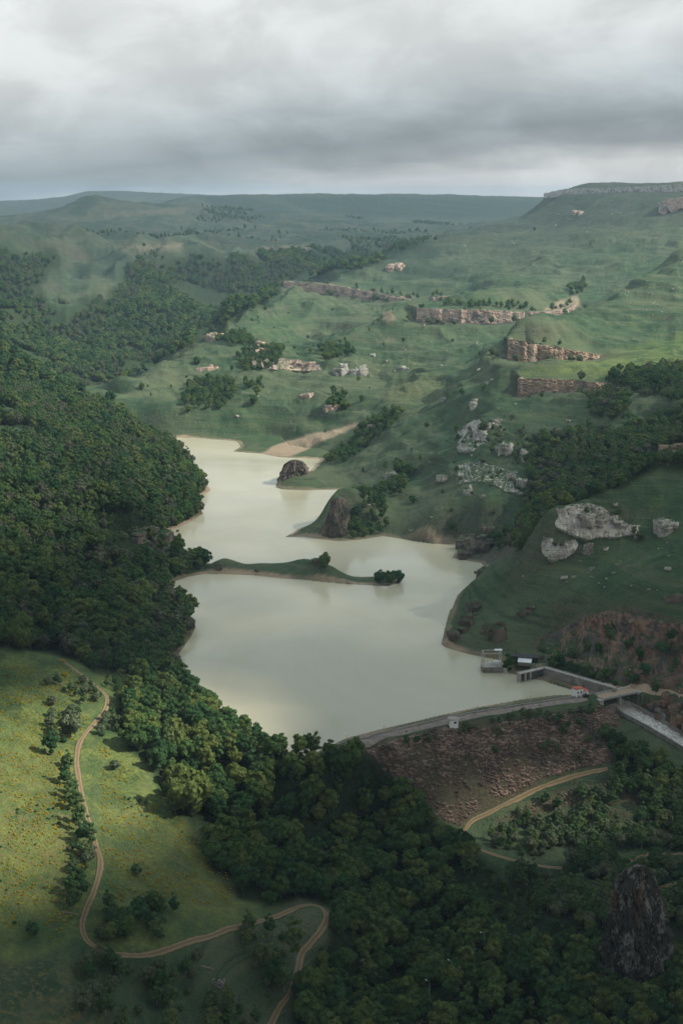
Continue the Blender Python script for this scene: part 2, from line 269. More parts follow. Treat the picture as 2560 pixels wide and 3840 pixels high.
def hit(px, py, ymin=430., ymax=13000.):
    """where the sight line of a photograph point meets the ground"""
    t = float(T_of(py)); u = float(U_of(px, py))
    Y = np.exp(np.arange(math.log(ymin), math.log(ymax), .0012))
    g = ground(u*Y, Y)-(HC-t*Y)
    k = np.argmax(g >= 0)
    if g[k] < 0: k = len(Y)-1
    y = Y[k]; return float(u*y), float(y), float(ground(u*y, y))
# ------------------------------------------------------------------ building helpers
def tag(o, label=None, cat=None, group=None, kind=None):
    if label: o['label'] = label
    if cat: o['category'] = cat
    if group: o['group'] = group
    if kind: o['kind'] = kind
    return o
def empty(name, loc, rz=0.0):
    o = bpy.data.objects.new(name, None); COL.objects.link(o); o.location = loc; o.rotation_euler = (0,0,rz); o.empty_display_size = 1
    return o
def np_mesh(name, V, F, mats=(), flat=True, attrs=None):
    me = bpy.data.meshes.new(name); V = np.asarray(V, np.float32); F = np.asarray(F, np.int32)
    me.vertices.add(len(V)); me.vertices.foreach_set('co', V.ravel())
    me.loops.add(F.size); me.loops.foreach_set('vertex_index', F.ravel())
    k = F.shape[1]; me.polygons.add(len(F)); me.polygons.foreach_set('loop_start', np.arange(0, F.size, k)); me.polygons.foreach_set('loop_total', np.full(len(F), k))
    me.polygons.foreach_set('use_smooth', np.full(len(F), not flat)); me.update(calc_edges=True)
    for m in mats: me.materials.append(m)
    for nme, a in (attrs or {}).items():
        at = me.attributes.new(nme, 'FLOAT_COLOR' if a.ndim == 2 else ('INT' if a.dtype.kind == 'i' else 'FLOAT'), 'POINT')
        if a.ndim == 2: at.data.foreach_set('color', a.astype(np.float32).ravel())
        else: at.data.foreach_set('value', a.astype(np.int32 if a.dtype.kind == 'i' else np.float32))
    return me
def link(name, me, parent=None, loc=None):
    o = bpy.data.objects.new(name, me); COL.objects.link(o)
    if parent is not None: o.parent = parent
    if loc is not None: o.location = loc
    return o
class MB:
    """collects boxes, bars, sheets; build() links them as one mesh"""
    def __init__(s): s.v = []; s.f = []
    def add(s, V, F): b = len(s.v); s.v += [tuple(p) for p in V]; s.f += [tuple(b+i for i in f) for f in F]; return s
    def box(s, c, d, rz=0, taper=1.0):
        V = []
        for z in (-.5, .5):
            t = 1 if z < 0 else taper
            for x, y in ((-.5,-.5),(.5,-.5),(.5,.5),(-.5,.5)):
                X, Y = x*d[0]*t, y*d[1]*t
                V.append((c[0]+X*math.cos(rz)-Y*math.sin(rz), c[1]+X*math.sin(rz)+Y*math.cos(rz), c[2]+z*d[2]))
        return s.add(V, [(3,2,1,0),(4,5,6,7),(0,1,5,4),(1,2,6,5),(2,3,7,6),(3,0,4,7)])
    def bar(s, a, b, r, n=6, r2=None):
        a, b = Vector(a), Vector(b); d = (b-a).normalized(); u = d.orthogonal().normalized(); w = d.cross(u); r2 = r if r2 is None else r2
        V = [a+(u*math.cos(t)+w*math.sin(t))*r for t in [2*math.pi*i/n for i in range(n)]]+[b+(u*math.cos(t)+w*math.sin(t))*r2 for t in [2*math.pi*i/n for i in range(n)]]
        return s.add(V, [(i,(i+1)%n,n+(i+1)%n,n+i) for i in range(n)]+[tuple(range(n-1,-1,-1)), tuple(range(n,2*n))])
    def wall(s, a, b, z0, z1, t):
        """upright slab between plan points a and b"""
        a, b = Vector(a[:2]), Vector(b[:2]); d = (b-a); L = d.length; c = (a+b)/2
        return s.box((c.x, c.y, (z0+z1)/2), (L, t, z1-z0), math.atan2(d.y, d.x))
    def prism(s, poly, z0, z1):
        n = len(poly); return s.add([(x,y,z0) for x,y in poly]+[(x,y,z1) for x,y in poly], [tuple(range(n-1,-1,-1)), tuple(range(n,2*n))]+[(i,(i+1)%n,n+(i+1)%n,n+i) for i in range(n)])
    def build(s, name, m, parent=None, smooth=False):
        me = bpy.data.meshes.new(name)
        V = s.v
        if parent is not None and parent.parent is None:
            I = (Matrix.Translation(parent.location) @ parent.rotation_euler.to_matrix().to_4x4()).inverted(); V = [I @ Vector(p) for p in V]
        elif parent is not None:
            q = parent.parent; I = (Matrix.Translation(q.location) @ q.rotation_euler.to_matrix().to_4x4()).inverted(); V = [I @ Vector(p) for p in V]
        me.from_pydata(V, [], s.f); me.update(); me.materials.append(m)
        if smooth: me.polygons.foreach_set('use_smooth', [True]*len(me.polygons))
        return link(name, me, parent)

# ------------------------------------------------------------------ materials
class NT:
    def __init__(s, name):
        s.m = bpy.data.materials.new(name); s.m.use_nodes = True; s.t = s.m.node_tree; s.t.nodes.clear()
    def n(s, typ, **kw):
        o = s.t.nodes.new(typ)
        for k, v in kw.items(): setattr(o, k, v)
        return o
    def l(s, a, b): s.t.links.new(a, b)
    def put(s, sock, v):
        if isinstance(v, bpy.types.NodeSocket): s.l(v, sock)
        elif v is not None:
            if sock.type == 'RGBA' and len(v) == 3: v = (*v, 1)
            sock.default_value = v
    def math(s, op, a, b=None, c=None, clamp=False):
        o = s.n('ShaderNodeMath', operation=op, use_clamp=clamp); s.put(o.inputs[0], a)
        if b is not None: s.put(o.inputs[1], b)
        if c is not None: s.put(o.inputs[2], c)
        return o.outputs[0]
    def noise(s, vec, scale, detail=4, rough=.55, dist=0, col=False):
        o = s.n('ShaderNodeTexNoise'); s.put(o.inputs['Vector'], vec); o.inputs['Scale'].default_value = scale; o.inputs['Detail'].default_value = detail
        o.inputs['Roughness'].default_value = rough; o.inputs['Distortion'].default_value = dist
        return o.outputs['Color' if col else 'Fac']
    def ramp(s, fac, stops, interp='LINEAR'):
        o = s.n('ShaderNodeValToRGB'); e = o.color_ramp; e.interpolation = interp
        while len(e.elements) < len(stops): e.elements.new(.5)
        for el, (p, c) in zip(e.elements, stops): el.position = p; el.color = (*c, 1) if not isinstance(c, (int, float)) else (c, c, c, 1)
        s.put(o.inputs[0], fac); return o.outputs[0]
    def mix(s, f, a, b, typ='MIX'):
        o = s.n('ShaderNodeMix', data_type='RGBA', blend_type=typ, clamp_factor=True); s.put(o.inputs[0], f); s.put(o.inputs[6], a); s.put(o.inputs[7], b); return o.outputs[2]
    def mapr(s, v, a, b, c=0., d=1., smooth=True):
        o = s.n('ShaderNodeMapRange', interpolation_type='SMOOTHSTEP' if smooth else 'LINEAR'); s.put(o.inputs[0], v)
        for i, q in enumerate((a, b, c, d)): s.put(o.inputs[i+1], q)
        return o.outputs[0]
    def vmul(s, vec, k):
        o = s.n('ShaderNodeVectorMath', operation='MULTIPLY'); s.put(o.inputs[0], vec); o.inputs[1].default_value = k; return o.outputs[0]
    def pos(s): return s.n('ShaderNodeNewGeometry').outputs['Position']
    def obj(s): return s.n('ShaderNodeTexCoord').outputs['Object']
    def attr(s, name):
        o = s.n('ShaderNodeAttribute', attribute_name=name); return o
    def sep(s, v):
        o = s.n('ShaderNodeSeparateXYZ'); s.put(o.inputs[0], v); return o.outputs
    def bump(s, h, strength=.5, dist=1.):
        o = s.n('ShaderNodeBump'); o.inputs['Strength'].default_value = strength; o.inputs['Distance'].default_value = dist; s.put(o.inputs['Height'], h); return o.outputs[0]
    def done(s, color, rough=.9, normal=None, spec=.2, metal=0):
        b = s.n('ShaderNodeBsdfPrincipled'); s.put(b.inputs['Base Color'], color); s.put(b.inputs['Roughness'], rough); b.inputs['Specular IOR Level'].default_value = spec; b.inputs['Metallic'].default_value = metal
        if normal is not None: s.l(normal, b.inputs['Normal'])
        o = s.n('ShaderNodeOutputMaterial'); s.l(b.outputs[0], o.inputs[0]); s.b = b; s.o = o; return s.m
def plain(name, c, rough=.8, var=.25, scale=.6, spec=.25, metal=0):
    t = NT(name); v = t.noise(t.obj(), scale, 5, .6); f = t.mapr(v, .25, .75, 1-var, 1+var, False)
    q = t.n('ShaderNodeVectorMath', operation='SCALE'); q.inputs[0].default_value = c; t.l(f, q.inputs['Scale'])
    return t.done(q.outputs[0], rough, spec=spec, metal=metal)
M = {}
M['concrete'] = plain('concrete', (.33,.31,.28), .9, .35, .35)
M['dark_concrete'] = plain('dark_concrete', (.085,.09,.085), .9, .4, .4)
M['stained_concrete'] = plain('stained_concrete', (.20,.19,.165), .9, .55, .22)
M['white_wall'] = plain('white_wall', (.78,.78,.75), .8, .12, 1.)
M['grey_roof'] = plain('grey_roof', (.30,.27,.23), .8, .35, .8)
M['sheet_metal'] = plain('sheet_metal', (.62,.63,.63), .5, .15, .8)
M['dark_board'] = plain('dark_board', (.03,.032,.032), .8, .3, .8)
M['red_roof'] = plain('red_roof', (.40,.10,.06), .75, .25, 1.)
M['steel'] = plain('steel', (.36,.36,.34), .6, .2, 1.)
M['dark_steel'] = plain('dark_steel', (.06,.065,.07), .6, .2, 1.)
M['lamp_glass'] = plain('lamp_glass', (.85,.87,.88), .3, .05, 1.)
M['window_glass'] = plain('window_glass', (.02,.025,.03), .1, .1, 1., .5)
M['car_paint'] = plain('car_paint', (.012,.014,.02), .25, .1, 1., .5)
M['rubber'] = plain('rubber', (.02,.02,.02), .9, .1, 1.)
M['wood_grey'] = plain('wood_grey', (.22,.18,.14), .9, .3, 1.5)
M['bark'] = plain('bark', (.10,.085,.07), .95, .3, 2.)
M['birch_bark'] = plain('birch_bark', (.20,.195,.18), .9, .5, 1.5)
# ------------------------------------------------------------------ what grows where (masks on the ground)
PX, PY = project(XX, YY, Z)
wob = fbm(XX, YY, 40, 3, 71); wobx = fbm(XX, YY, 40, 3, 72)
def zone(poly, y0, y1, f=10):
    """soft membership of ground points in an outline drawn on the photograph, within a range of distances"""
    box = np.array(poly); k = np.clip(YY/1200, .5, 3)
    sel = (YY > y0) & (YY < y1) & (PX > box[:,0].min()-40) & (PX < box[:,0].max()+40) & (PY > box[:,1].min()-40) & (PY < box[:,1].max()+40)
    out = np.zeros(Z.shape, np.float32)
    if not sel.any(): return out
    x = PX[sel]+wobx[sel]*f; y = PY[sel]+wob[sel]*f
    i = inside(x, y, poly); d = seg_dist(x, y, poly, True)
    out[sel] = smooth(-f, f, np.where(i, d, -d)); return out
WOODS = {
 'left': ([(-160,855),(0,880),(100,905),(200,922),(290,950),(345,982),(395,1012),(440,1060),(444,1085),(474,1108),(484,1124),(452,1147),(466,1178),(430,1200),(378,1226),(400,1252),(440,1282),(475,1300),(465,1316),(430,1323),(396,1337),(410,1370),(432,1402),(455,1440),(428,1478),(412,1500),(411,1545),(380,1560),(300,1548),(215,1545),(190,1520),(120,1496),(0,1492),(-160,1492)], 820, 1900),
 'ridge': ([(-160,760),(0,795),(60,830),(130,872),(190,900),(255,918),(300,950),(290,990),(100,930),(0,905),(-160,880)], 1860, 2240),
 'far': ([(-200,560),(0,565),(60,585),(130,570),(145,600),(90,650),(120,700),(165,700),(215,670),(240,690),(285,640),(300,606),(420,590),(520,592),(575,588),(620,580),(700,576),(800,571),(880,562),(940,556),(1010,552),(930,580),(840,620),(700,640),(655,646),(640,675),(540,745),(450,788),(400,818),(300,872),(245,912),(180,892),(100,855),(0,792),(-200,750)], 2150, 4300),
 'ravine': ([(1205,1110),(1200,1060),(1230,1018),(1280,1000),(1345,985),(1425,985),(1480,960),(1568,930),(1800,930),(1800,1090),(1512,1075),(1430,1125),(1330,1170),(1262,1192),(1240,1262),(1190,1285),(1168,1236),(1195,1160)], 1060, 1460),
 'front': ([(330,1560),(300,1590),(262,1640),(262,1690),(300,1725),(345,1750),(378,1830),(400,1868),(480,1880),(492,1930),(482,1985),(545,2020),(545,2062),(640,2085),(690,2066),(765,2080),(770,2125),(735,2180),(712,2250),(672,2310),(660,2520),(1900,2520),(1900,2140),(1568,2120),(1350,2130),(1230,2090),(1150,2010),(1085,1965),(1048,1930),(1000,1888),(905,1800),(845,1738),(770,1732),(700,1732),(640,1716),(580,1697),(520,1657),(455,1604),(412,1556)], 540, 940),
 'chute': ([(1372,1718),(1392,1694),(1440,1706),(1500,1752),(1600,1805),(1800,1890),(1800,2000),(1568,1975),(1530,1900),(1450,1830),(1418,1790),(1405,1752)], 700, 880),
 'shrub': ([(1180,1985),(1300,1985),(1568,1985),(1800,1985),(1800,2140),(1568,2125),(1350,2135),(1240,2095),(1160,2015)], 640, 800)}
CLEAR = [([(-20,930),(28,935),(40,952),(10,962),(-20,962)], 1400, 1700), ([(-20,975),(60,982),(98,1003),(40,1012),(-20,1010)], 1300, 1650)]
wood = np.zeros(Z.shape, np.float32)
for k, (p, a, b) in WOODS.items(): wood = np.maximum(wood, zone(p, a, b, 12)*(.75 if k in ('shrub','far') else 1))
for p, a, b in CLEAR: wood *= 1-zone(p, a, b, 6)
farwood = np.maximum(zone([(640,455),(760,452),(1000,455),(1250,458),(1250,500),(1100,500),(940,498),(800,496),(700,480)], 5800, 7600, 6), zone([(470,452),(560,452),(640,470),(700,492),(560,492),(490,474)], 6000, 7600, 6))
farwood = np.maximum(farwood, ((YY > 3000) & (YY < 6200) & (XX/YY < .10))*smooth(-.05, .30, fbm(XX*.5, YY*.25, 60, 4, 91))*.9)
soil = np.maximum.reduce([zone([(835,1722),(900,1700),(1000,1672),(1080,1662),(1210,1650),(1345,1622),(1420,1618),(1420,1660),(1400,1750),(1300,1775),(1180,1828),(1080,1878),(1050,1900),(985,1865),(900,1785)], 740, 880, 9),
    zone([(1130,1880),(1190,1850),(1300,1815),(1410,1785),(1520,1800),(1480,1850),(1330,1850),(1230,1880),(1150,1915)], 740, 830, 12)*.8,
    zone([(1290,1890),(1420,1860),(1568,1880),(1568,1915),(1440,1925),(1320,1905)], 700, 800, 14)*.6])
quarry = np.maximum(zone([(1222,1496),(1240,1466),(1340,1420),(1400,1398),(1450,1400),(1520,1418),(1600,1430),(1700,1440),(1700,1600),(1500,1580),(1400,1556),(1330,1536),(1260,1512)], 850, 1000, 9),
    zone([(1455,1604),(1568,1606),(1700,1620),(1700,1770),(1568,1690),(1500,1646),(1450,1622)], 800, 900, 8))
qcut = zone([(1232,1490),(1245,1474),(1340,1428),(1400,1406),(1450,1408),(1520,1426),(1600,1440),(1700,1450),(1700,1590),(1500,1570),(1400,1548),(1330,1528),(1260,1504)], 850, 1000, 6)
Z -= 6.0*qcut*smooth(7, 14, ROADD)                       # the quarry is cut back into the hill
bare = np.maximum.reduce([zone([(590,1046),(640,1018),(700,1002),(790,980),(822,971),(812,984),(740,1012),(700,1034),(660,1050),(610,1050)], 1650, 2000, 3),
    zone([(595,566),(650,563),(720,566),(700,573),(600,573)], 3500, 4600, 3)*.3, zone([(290,563),(420,560),(415,574),(280,572)], 3400, 4600, 5)*.35,
    zone([(960,549),(1060,545),(1050,556),(970,557)], 3800, 4900, 2)*.7, zone([(230,488),(430,476),(440,486),(250,500)], 4600, 6500, 6)*.2,
    zone([(1290,688),(1325,676),(1330,700),(1280,716),(1240,718)], 2200, 2900, 4)*.7, zone([(880,718),(900,712),(908,735),(880,738)], 2000, 2900, 4)*.7,
    smooth(4.2, 2.2, np.abs(sd-1.6+1.5*fbm(XX, YY, 25, 2, 13)))*(.45+.55*smooth(-.2, .4, fbm(XX, YY, 60, 2, 12)))*(sd > -3)])
dry = np.maximum.reduce([zone([(940,850),(1010,850),(1060,900),(1010,930),(900,945),(880,910)], 1700, 2200, 16)*.8, smooth(3200, 4200, YY)*smooth(.1, .6, fbm(XX, YY, 300, 3, 55))*.6,
    zone([(-100,1760),(60,1690),(140,1760),(190,1900),(180,2060),(100,2120),(-100,2080)], 540, 780, 40), zone([(280,1960),(420,1900),(520,2000),(560,2080),(420,2100),(300,2060)], 560, 740, 30)*.7,
    zone([(-100,2230),(120,2210),(220,2280),(280,2420),(-100,2420)], 430, 580, 40)*.9])
meadow = zone([(-300,1500),(120,1500),(215,1540),(330,1560),(255,1640),(400,1860),(490,1990),(540,2060),(640,2090),(560,2140),(250,2190),(180,2150),(100,2200),(-300,2250)], 480, 900, 14)
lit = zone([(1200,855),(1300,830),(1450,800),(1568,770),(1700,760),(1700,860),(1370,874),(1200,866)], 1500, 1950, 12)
# slope
gy, gx = np.gradient(Z); dY = np.gradient(YY, axis=0); dX = np.gradient(XX, axis=1)
SLOPE = np.sqrt((gx/np.maximum(dX, 1e-3))**2+(gy/np.maximum(dY, 1e-3))**2)
rocky = .5*smooth(1.05, 1.5, SLOPE+.25*fbm(XX, YY, 14, 3, 61))*(1-wood)*(1-soil)*(sd > .2)
rocky = np.maximum(rocky, SCREE*.75)
rocky = np.maximum(rocky, zone([(1035,1268),(1075,1242),(1130,1222),(1185,1222),(1195,1285),(1110,1300),(1040,1284)], 1100, 1300, 8)*.9)
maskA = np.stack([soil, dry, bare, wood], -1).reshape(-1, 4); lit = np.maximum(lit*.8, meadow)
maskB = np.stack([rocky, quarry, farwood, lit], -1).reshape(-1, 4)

t = NT('grassy_ground'); P = t.pos()
A_ = t.attr('ground_mask'); B_ = t.attr('rock_mask')
sa = t.n('ShaderNodeSeparateColor'); t.l(A_.outputs['Color'], sa.inputs[0]); sb = t.n('ShaderNodeSeparateColor'); t.l(B_.outputs['Color'], sb.inputs[0])
n_big = t.noise(P, .006, 5, .6); n_mid = t.noise(P, .045, 6, .65); n_fine = t.noise(P, .35, 5, .7); n_tuft = t.noise(P, .9, 3, .7)
grass = t.mix(t.mapr(n_mid, .35, .68), (.036,.068,.037), (.066,.102,.048))
grass = t.mix(t.mapr(n_big, .42, .65), grass, (.088,.108,.060))
grass = t.mix(t.mapr(n_tuft, .50, .72), grass, (.024,.044,.026))
ter = t.noise(t.vmul(P, (.012,.012,.42)), 1, 4, .65)
grass = t.mix(t.mapr(ter, .50, .64, 0, .55), grass, (.105,.112,.064)); grass = t.mix(t.mapr(ter, .44, .34, 0, .6), grass, (.026,.046,.028))
grass = t.mix(t.mapr(t.noise(P, .02, 6, .75), .60, .74, 0, .7), grass, (.135,.118,.075))
haze_grey = t.mapr(t.sep(P)[1], 2500., 3700., 0, .75)
grass = t.mix(haze_grey, grass, t.mix(t.mapr(n_mid, .4, .62), (.046,.058,.044), (.078,.086,.064)))     # far grass greyed in its colour to look hazier beyond the gorge
lush_lit = t.mix(t.mapr(n_mid, .3, .7), (.054,.100,.032), (.185,.210,.054))  # yellow-green meadow and terrace grass, lightened in colour to look sunlit
grass = t.mix(t.math('MULTIPLY', B_.outputs['Alpha'], t.mapr(n_fine, .36, .62, .85, .25)), grass, lush_lit)
dryc = t.mix(t.mapr(n_fine, .46, .66), grass, (.150,.135,.055))
yel = t.mix(t.mapr(t.noise(P, .40, 6, .8), .65, .76), dryc, (.165,.145,.05))
c = t.mix(sa.outputs[1], grass, yel)
c = t.mix(t.math('MULTIPLY', sb.outputs[2], 1.0), c, t.mix(t.mapr(n_fine, .4, .6), (.030,.050,.034), (.046,.068,.044)))
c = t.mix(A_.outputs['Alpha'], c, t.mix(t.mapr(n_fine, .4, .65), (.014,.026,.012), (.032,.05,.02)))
soilc = t.ramp(t.noise(P, .5, 6, .75), [(.28,(.03,.022,.018)),(.47,(.10,.062,.045)),(.60,(.145,.095,.07)),(.72,(.06,.046,.04))])
soilm = t.math('MULTIPLY', sa.outputs[0], t.mapr(t.math('ADD', n_mid, t.math('MULTIPLY', n_fine, .35)), .46, .62, 1.0, .55))
c = t.mix(soilm, c, soilc)
qz = t.n('ShaderNodeTexNoise'); t.put(qz.inputs['Vector'], t.vmul(P, (.22,.22,.07))); qz.inputs['Scale'].default_value = 1; qz.inputs['Detail'].default_value = 6; qz.inputs['Roughness'].default_value = .7
rockc = t.ramp(qz.outputs[0], [(.30,(.022,.022,.020)),(.46,(.07,.062,.053)),(.58,(.13,.11,.09)),(.75,(.06,.055,.048))])
quarc = t.ramp(qz.outputs[0], [(.28,(.03,.026,.024)),(.42,(.17,.09,.055)),(.52,(.13,.11,.10)),(.62,(.24,.14,.09)),(.78,(.08,.07,.06))])
c = t.mix(t.math('MULTIPLY', sb.outputs[0], t.mapr(n_fine, .38, .55)), c, rockc)
c = t.mix(t.math('MULTIPLY', sb.outputs[1], t.mapr(t.noise(P, .11, 5, .7), .62, .50)), c, quarc)
c = t.mix(t.math('MULTIPLY', sa.outputs[2], t.mapr(n_fine, .25, .45)), c, t.mix(n_fine, (.33,.26,.18), (.24,.18,.12)))
hgt = t.math('ADD', t.math('MULTIPLY', n_fine, 1.0), t.math('MULTIPLY', n_tuft, .5))
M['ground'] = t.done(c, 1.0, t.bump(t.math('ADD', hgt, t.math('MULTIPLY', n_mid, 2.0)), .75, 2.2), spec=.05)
i = np.arange(NU*NV).reshape(NV, NU)
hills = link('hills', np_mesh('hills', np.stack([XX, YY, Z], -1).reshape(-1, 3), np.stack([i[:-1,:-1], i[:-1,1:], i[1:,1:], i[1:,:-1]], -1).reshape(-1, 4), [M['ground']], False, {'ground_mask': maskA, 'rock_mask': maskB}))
tag(hills, kind='structure')

# ------------------------------------------------------------------ water
t = NT('muddy_water'); P = t.pos()
streak = t.noise(t.vmul(P, (.004,.012,1)), 1, 5, .55, 1.2)
wc = t.mix(t.mapr(t.noise(t.vmul(P, (.006,.0035,1)), 1, 5, .6, .8), .36, .62), (.365,.342,.240), (.405,.382,.285))
rip = t.math('ADD', t.noise(t.vmul(P, (.9,.5,1)), 1, 3, .6), t.math('MULTIPLY', t.noise(P, .12, 3, .6), 1.2))
M['water'] = t.done(wc, t.mapr(streak, .38, .60, .10, .24), t.bump(rip, .05, .5), spec=.5)
t.b.inputs['IOR'].default_value = 1.33
me = bpy.data.meshes.new('lake'); me.from_pydata([(x, y, 0) for x, y in LAKE], [], [list(range(len(LAKE)))]); me.materials.append(M['water'])
bm = bmesh.new(); bm.from_mesh(me); bmesh.ops.triangulate(bm, faces=bm.faces[:]); bm.to_mesh(me); bm.free()
if me.polygons[0].normal.z < 0: me.flip_normals()
tag(link('water', me), kind='structure')

# ------------------------------------------------------------------ tracks and roads draped on the ground
def ribbon(name, pts, w, m, lift=.25, closed_z=None, n_across=5):
    P = [Vector(p) for p in pts]; dense = []
    for a in range(len(P)-1):                               # Catmull-Rom
        p0, p1, p2, p3 = P[max(a-1,0)], P[a], P[a+1], P[min(a+2,len(P)-1)]
        k = max(2, int((p2-p1).length/2.0))
        for j in range(k):
            s = j/k; dense.append(.5*((2*p1)+(p2-p0)*s+(2*p0-5*p1+4*p2-p3)*s*s+(3*p1-p0-3*p2+p3)*s**3))
    dense.append(P[-1]); V = []; F = []; att = []; run = 0
    for k, p in enumerate(dense):
        d = (dense[min(k+1,len(dense)-1)]-dense[max(k-1,0)]); d.z = 0; d.normalize(); nrm = Vector((-d.y, d.x, 0))
        ww = w*(1+.32*mnoise.noise(Vector((p.x*.07, p.y*.07, 3)))+.12*mnoise.noise(Vector((p.x*.3, p.y*.3, 5))))
        for j in range(n_across):
            o = (j/(n_across-1)-.5)*ww; q = p+nrm*o
            z = float(ground(q.x, q.y)) if closed_z is None else q.z
            V.append((q.x, q.y, z+lift-(.45*lift if j in (0, n_across-1) else 0))); att.append(j/(n_across-1))
    for k in range(len(dense)-1):
        for j in range(n_across-1):
            a = k*n_across+j; F.append((a, a+1, a+n_across+1, a+n_across))
    o = link(name, np_mesh(name, V, F, [m], False, {'across': np.array(att)})); tag(o, kind='structure'); return o, dense
t = NT('dirt_track'); P = t.pos(); ac = t.attr('across').outputs['Fac']
rut = t.math('ABSOLUTE', t.math('SUBTRACT', t.math('ABSOLUTE', t.math('SUBTRACT', ac, .5)), .27))
dirt = t.mix(t.noise(P, .6, 5, .7), (.15,.10,.068), (.27,.195,.13))
rutm = t.mapr(t.math('ADD', rut, t.math('MULTIPLY', t.math('SUBTRACT', t.noise(P, .5, 4, .7), .5), .22)), .10, .18)
edge = t.mapr(t.math('ADD', t.math('ABSOLUTE', t.math('SUBTRACT', ac, .5)), t.math('MULTIPLY', t.math('SUBTRACT', t.noise(P, .30, 5, .75), .5), .75)), .36, .44)
M['track'] = t.done(t.mix(edge, t.mix(rutm, dirt, t.mix(t.noise(P, 1.2, 3, .7), (.10,.095,.035), (.15,.11,.06))), (.05,.075,.03)), .95, t.bump(t.noise(P, 1.5, 4, .7), .5, .3), spec=.1)
t = NT('worn_road'); P = t.pos()
M['road'] = t.done(t.mix(t.mapr(t.noise(P, .25, 6, .7), .3, .7), (.15,.125,.105), (.25,.21,.18)), .9, spec=.15)
t = NT('pale_dirt'); P = t.pos()
M['dirt'] = t.done(t.mix(t.noise(P, .5, 5, .7), (.24,.17,.11), (.40,.31,.22)), .95, spec=.1)
ribbon('dirt_track', [ptZ(*p) for p in TRACK], 3.3, M['track'], .35)
ribbon('dirt_track', [ptZ(*p) for p in TOE]+[hit(*q) for q in ((1230,1988),(1290,1996))], 2.6, M['track'], .35)
ribbon('dirt_track', [hit(*q) for q in ((1440,1980),(1470,1971),(1510,1963),(1568,1962),(1640,1968))], 3.2, M['track'], .35)
ribbon('dirt_track', [hit(*q) for q in ((1490,2050),(1510,2041),(1540,2032),(1568,2026),(1640,2010))], 3.2, M['track'], .35)
ribbon('dirt_track', [hit(*q) for q in ((950,2375),(975,2345),(1000,2318),(1012,2305))], 3.5, M['track'], .35)
crest = [Vector(ptZ(*p)) for p in CREST]
ribbon('dam_road', [tuple(crest[0].lerp(crest[1], 1.0)+Vector((2,1,0)))]+[(p.x, p.y, p.z) for p in crest[2:-1]], 6.6, M['road'], .35)
BR_A, BR_B = Vector(ptZ(1378,1600,4.6)), Vector(ptZ(1452,1584,4.6))
ribbon('dirt_road', [tuple(BR_B+Vector((0,1,-.3))), ptZ(1475,1584,4), ptZ(1500,1587,4), ptZ(1535,1591,4), ptZ(1568,1597,4), ptZ(1680,1612,4)], 6.5, M['dirt'], .4)
ribbon('dirt_road', [ptZ(1384,1568,4.5), ptZ(1410,1573,4.5), ptZ(1432,1578,4.5), tuple(BR_B+Vector((3,6,-.3)))], 5.0, M['dirt'], .4)
# ------------------------------------------------------------------ foliage
def leaf_mat(name, c1, c2, c3, trans=.32, spread=.5):
    t = NT(name); r = t.n('ShaderNodeObjectInfo').outputs['Random']; P = t.obj()
    c = t.mix(t.mapr(r, .0, .65, smooth=False), c1, c2); c = t.mix(t.mapr(r, .62, 1., smooth=False), c, c3)
    v = t.mapr(t.noise(P, .55, 4, .7), .3, .7, 1-spread, 1+spread, False)
    q = t.n('ShaderNodeVectorMath', operation='SCALE'); t.l(c, q.inputs[0]); t.l(v, q.inputs['Scale'])
    b = t.n('ShaderNodeBsdfDiffuse'); t.l(q.outputs[0], b.inputs[0]); tr = t.n('ShaderNodeBsdfTranslucent')
    q2 = t.mix(.5, q.outputs[0], (.12,.19,.03), 'MIX'); t.l(q2, tr.inputs[0])
    m = t.n('ShaderNodeMixShader'); m.inputs[0].default_value = trans; t.l(b.outputs[0], m.inputs[1]); t.l(tr.outputs[0], m.inputs[2])
    o = t.n('ShaderNodeOutputMaterial'); t.l(m.outputs[0], o.inputs[0]); return t.m
M['leaf'] = leaf_mat('broadleaf_foliage', (.034,.086,.038), (.080,.140,.045), (.132,.168,.052))
M['birch_leaf'] = leaf_mat('birch_foliage', (.050,.112,.050), (.092,.154,.060), (.138,.178,.070))
M['bush_leaf'] = leaf_mat('bush_foliage', (.044,.112,.058), (.074,.150,.066), (.112,.172,.092))
M['pale_leaf'] = leaf_mat('silvery_foliage', (.11,.15,.085), (.13,.16,.10), (.15,.17,.10))
M['brown_leaf'] = leaf_mat('budding_twigs', (.092,.108,.068), (.108,.112,.072), (.078,.110,.062), .05)
M['gorse_flower'] = leaf_mat('gorse_flowers', (.38,.27,.015), (.42,.31,.02), (.22,.22,.03), .1, .4)

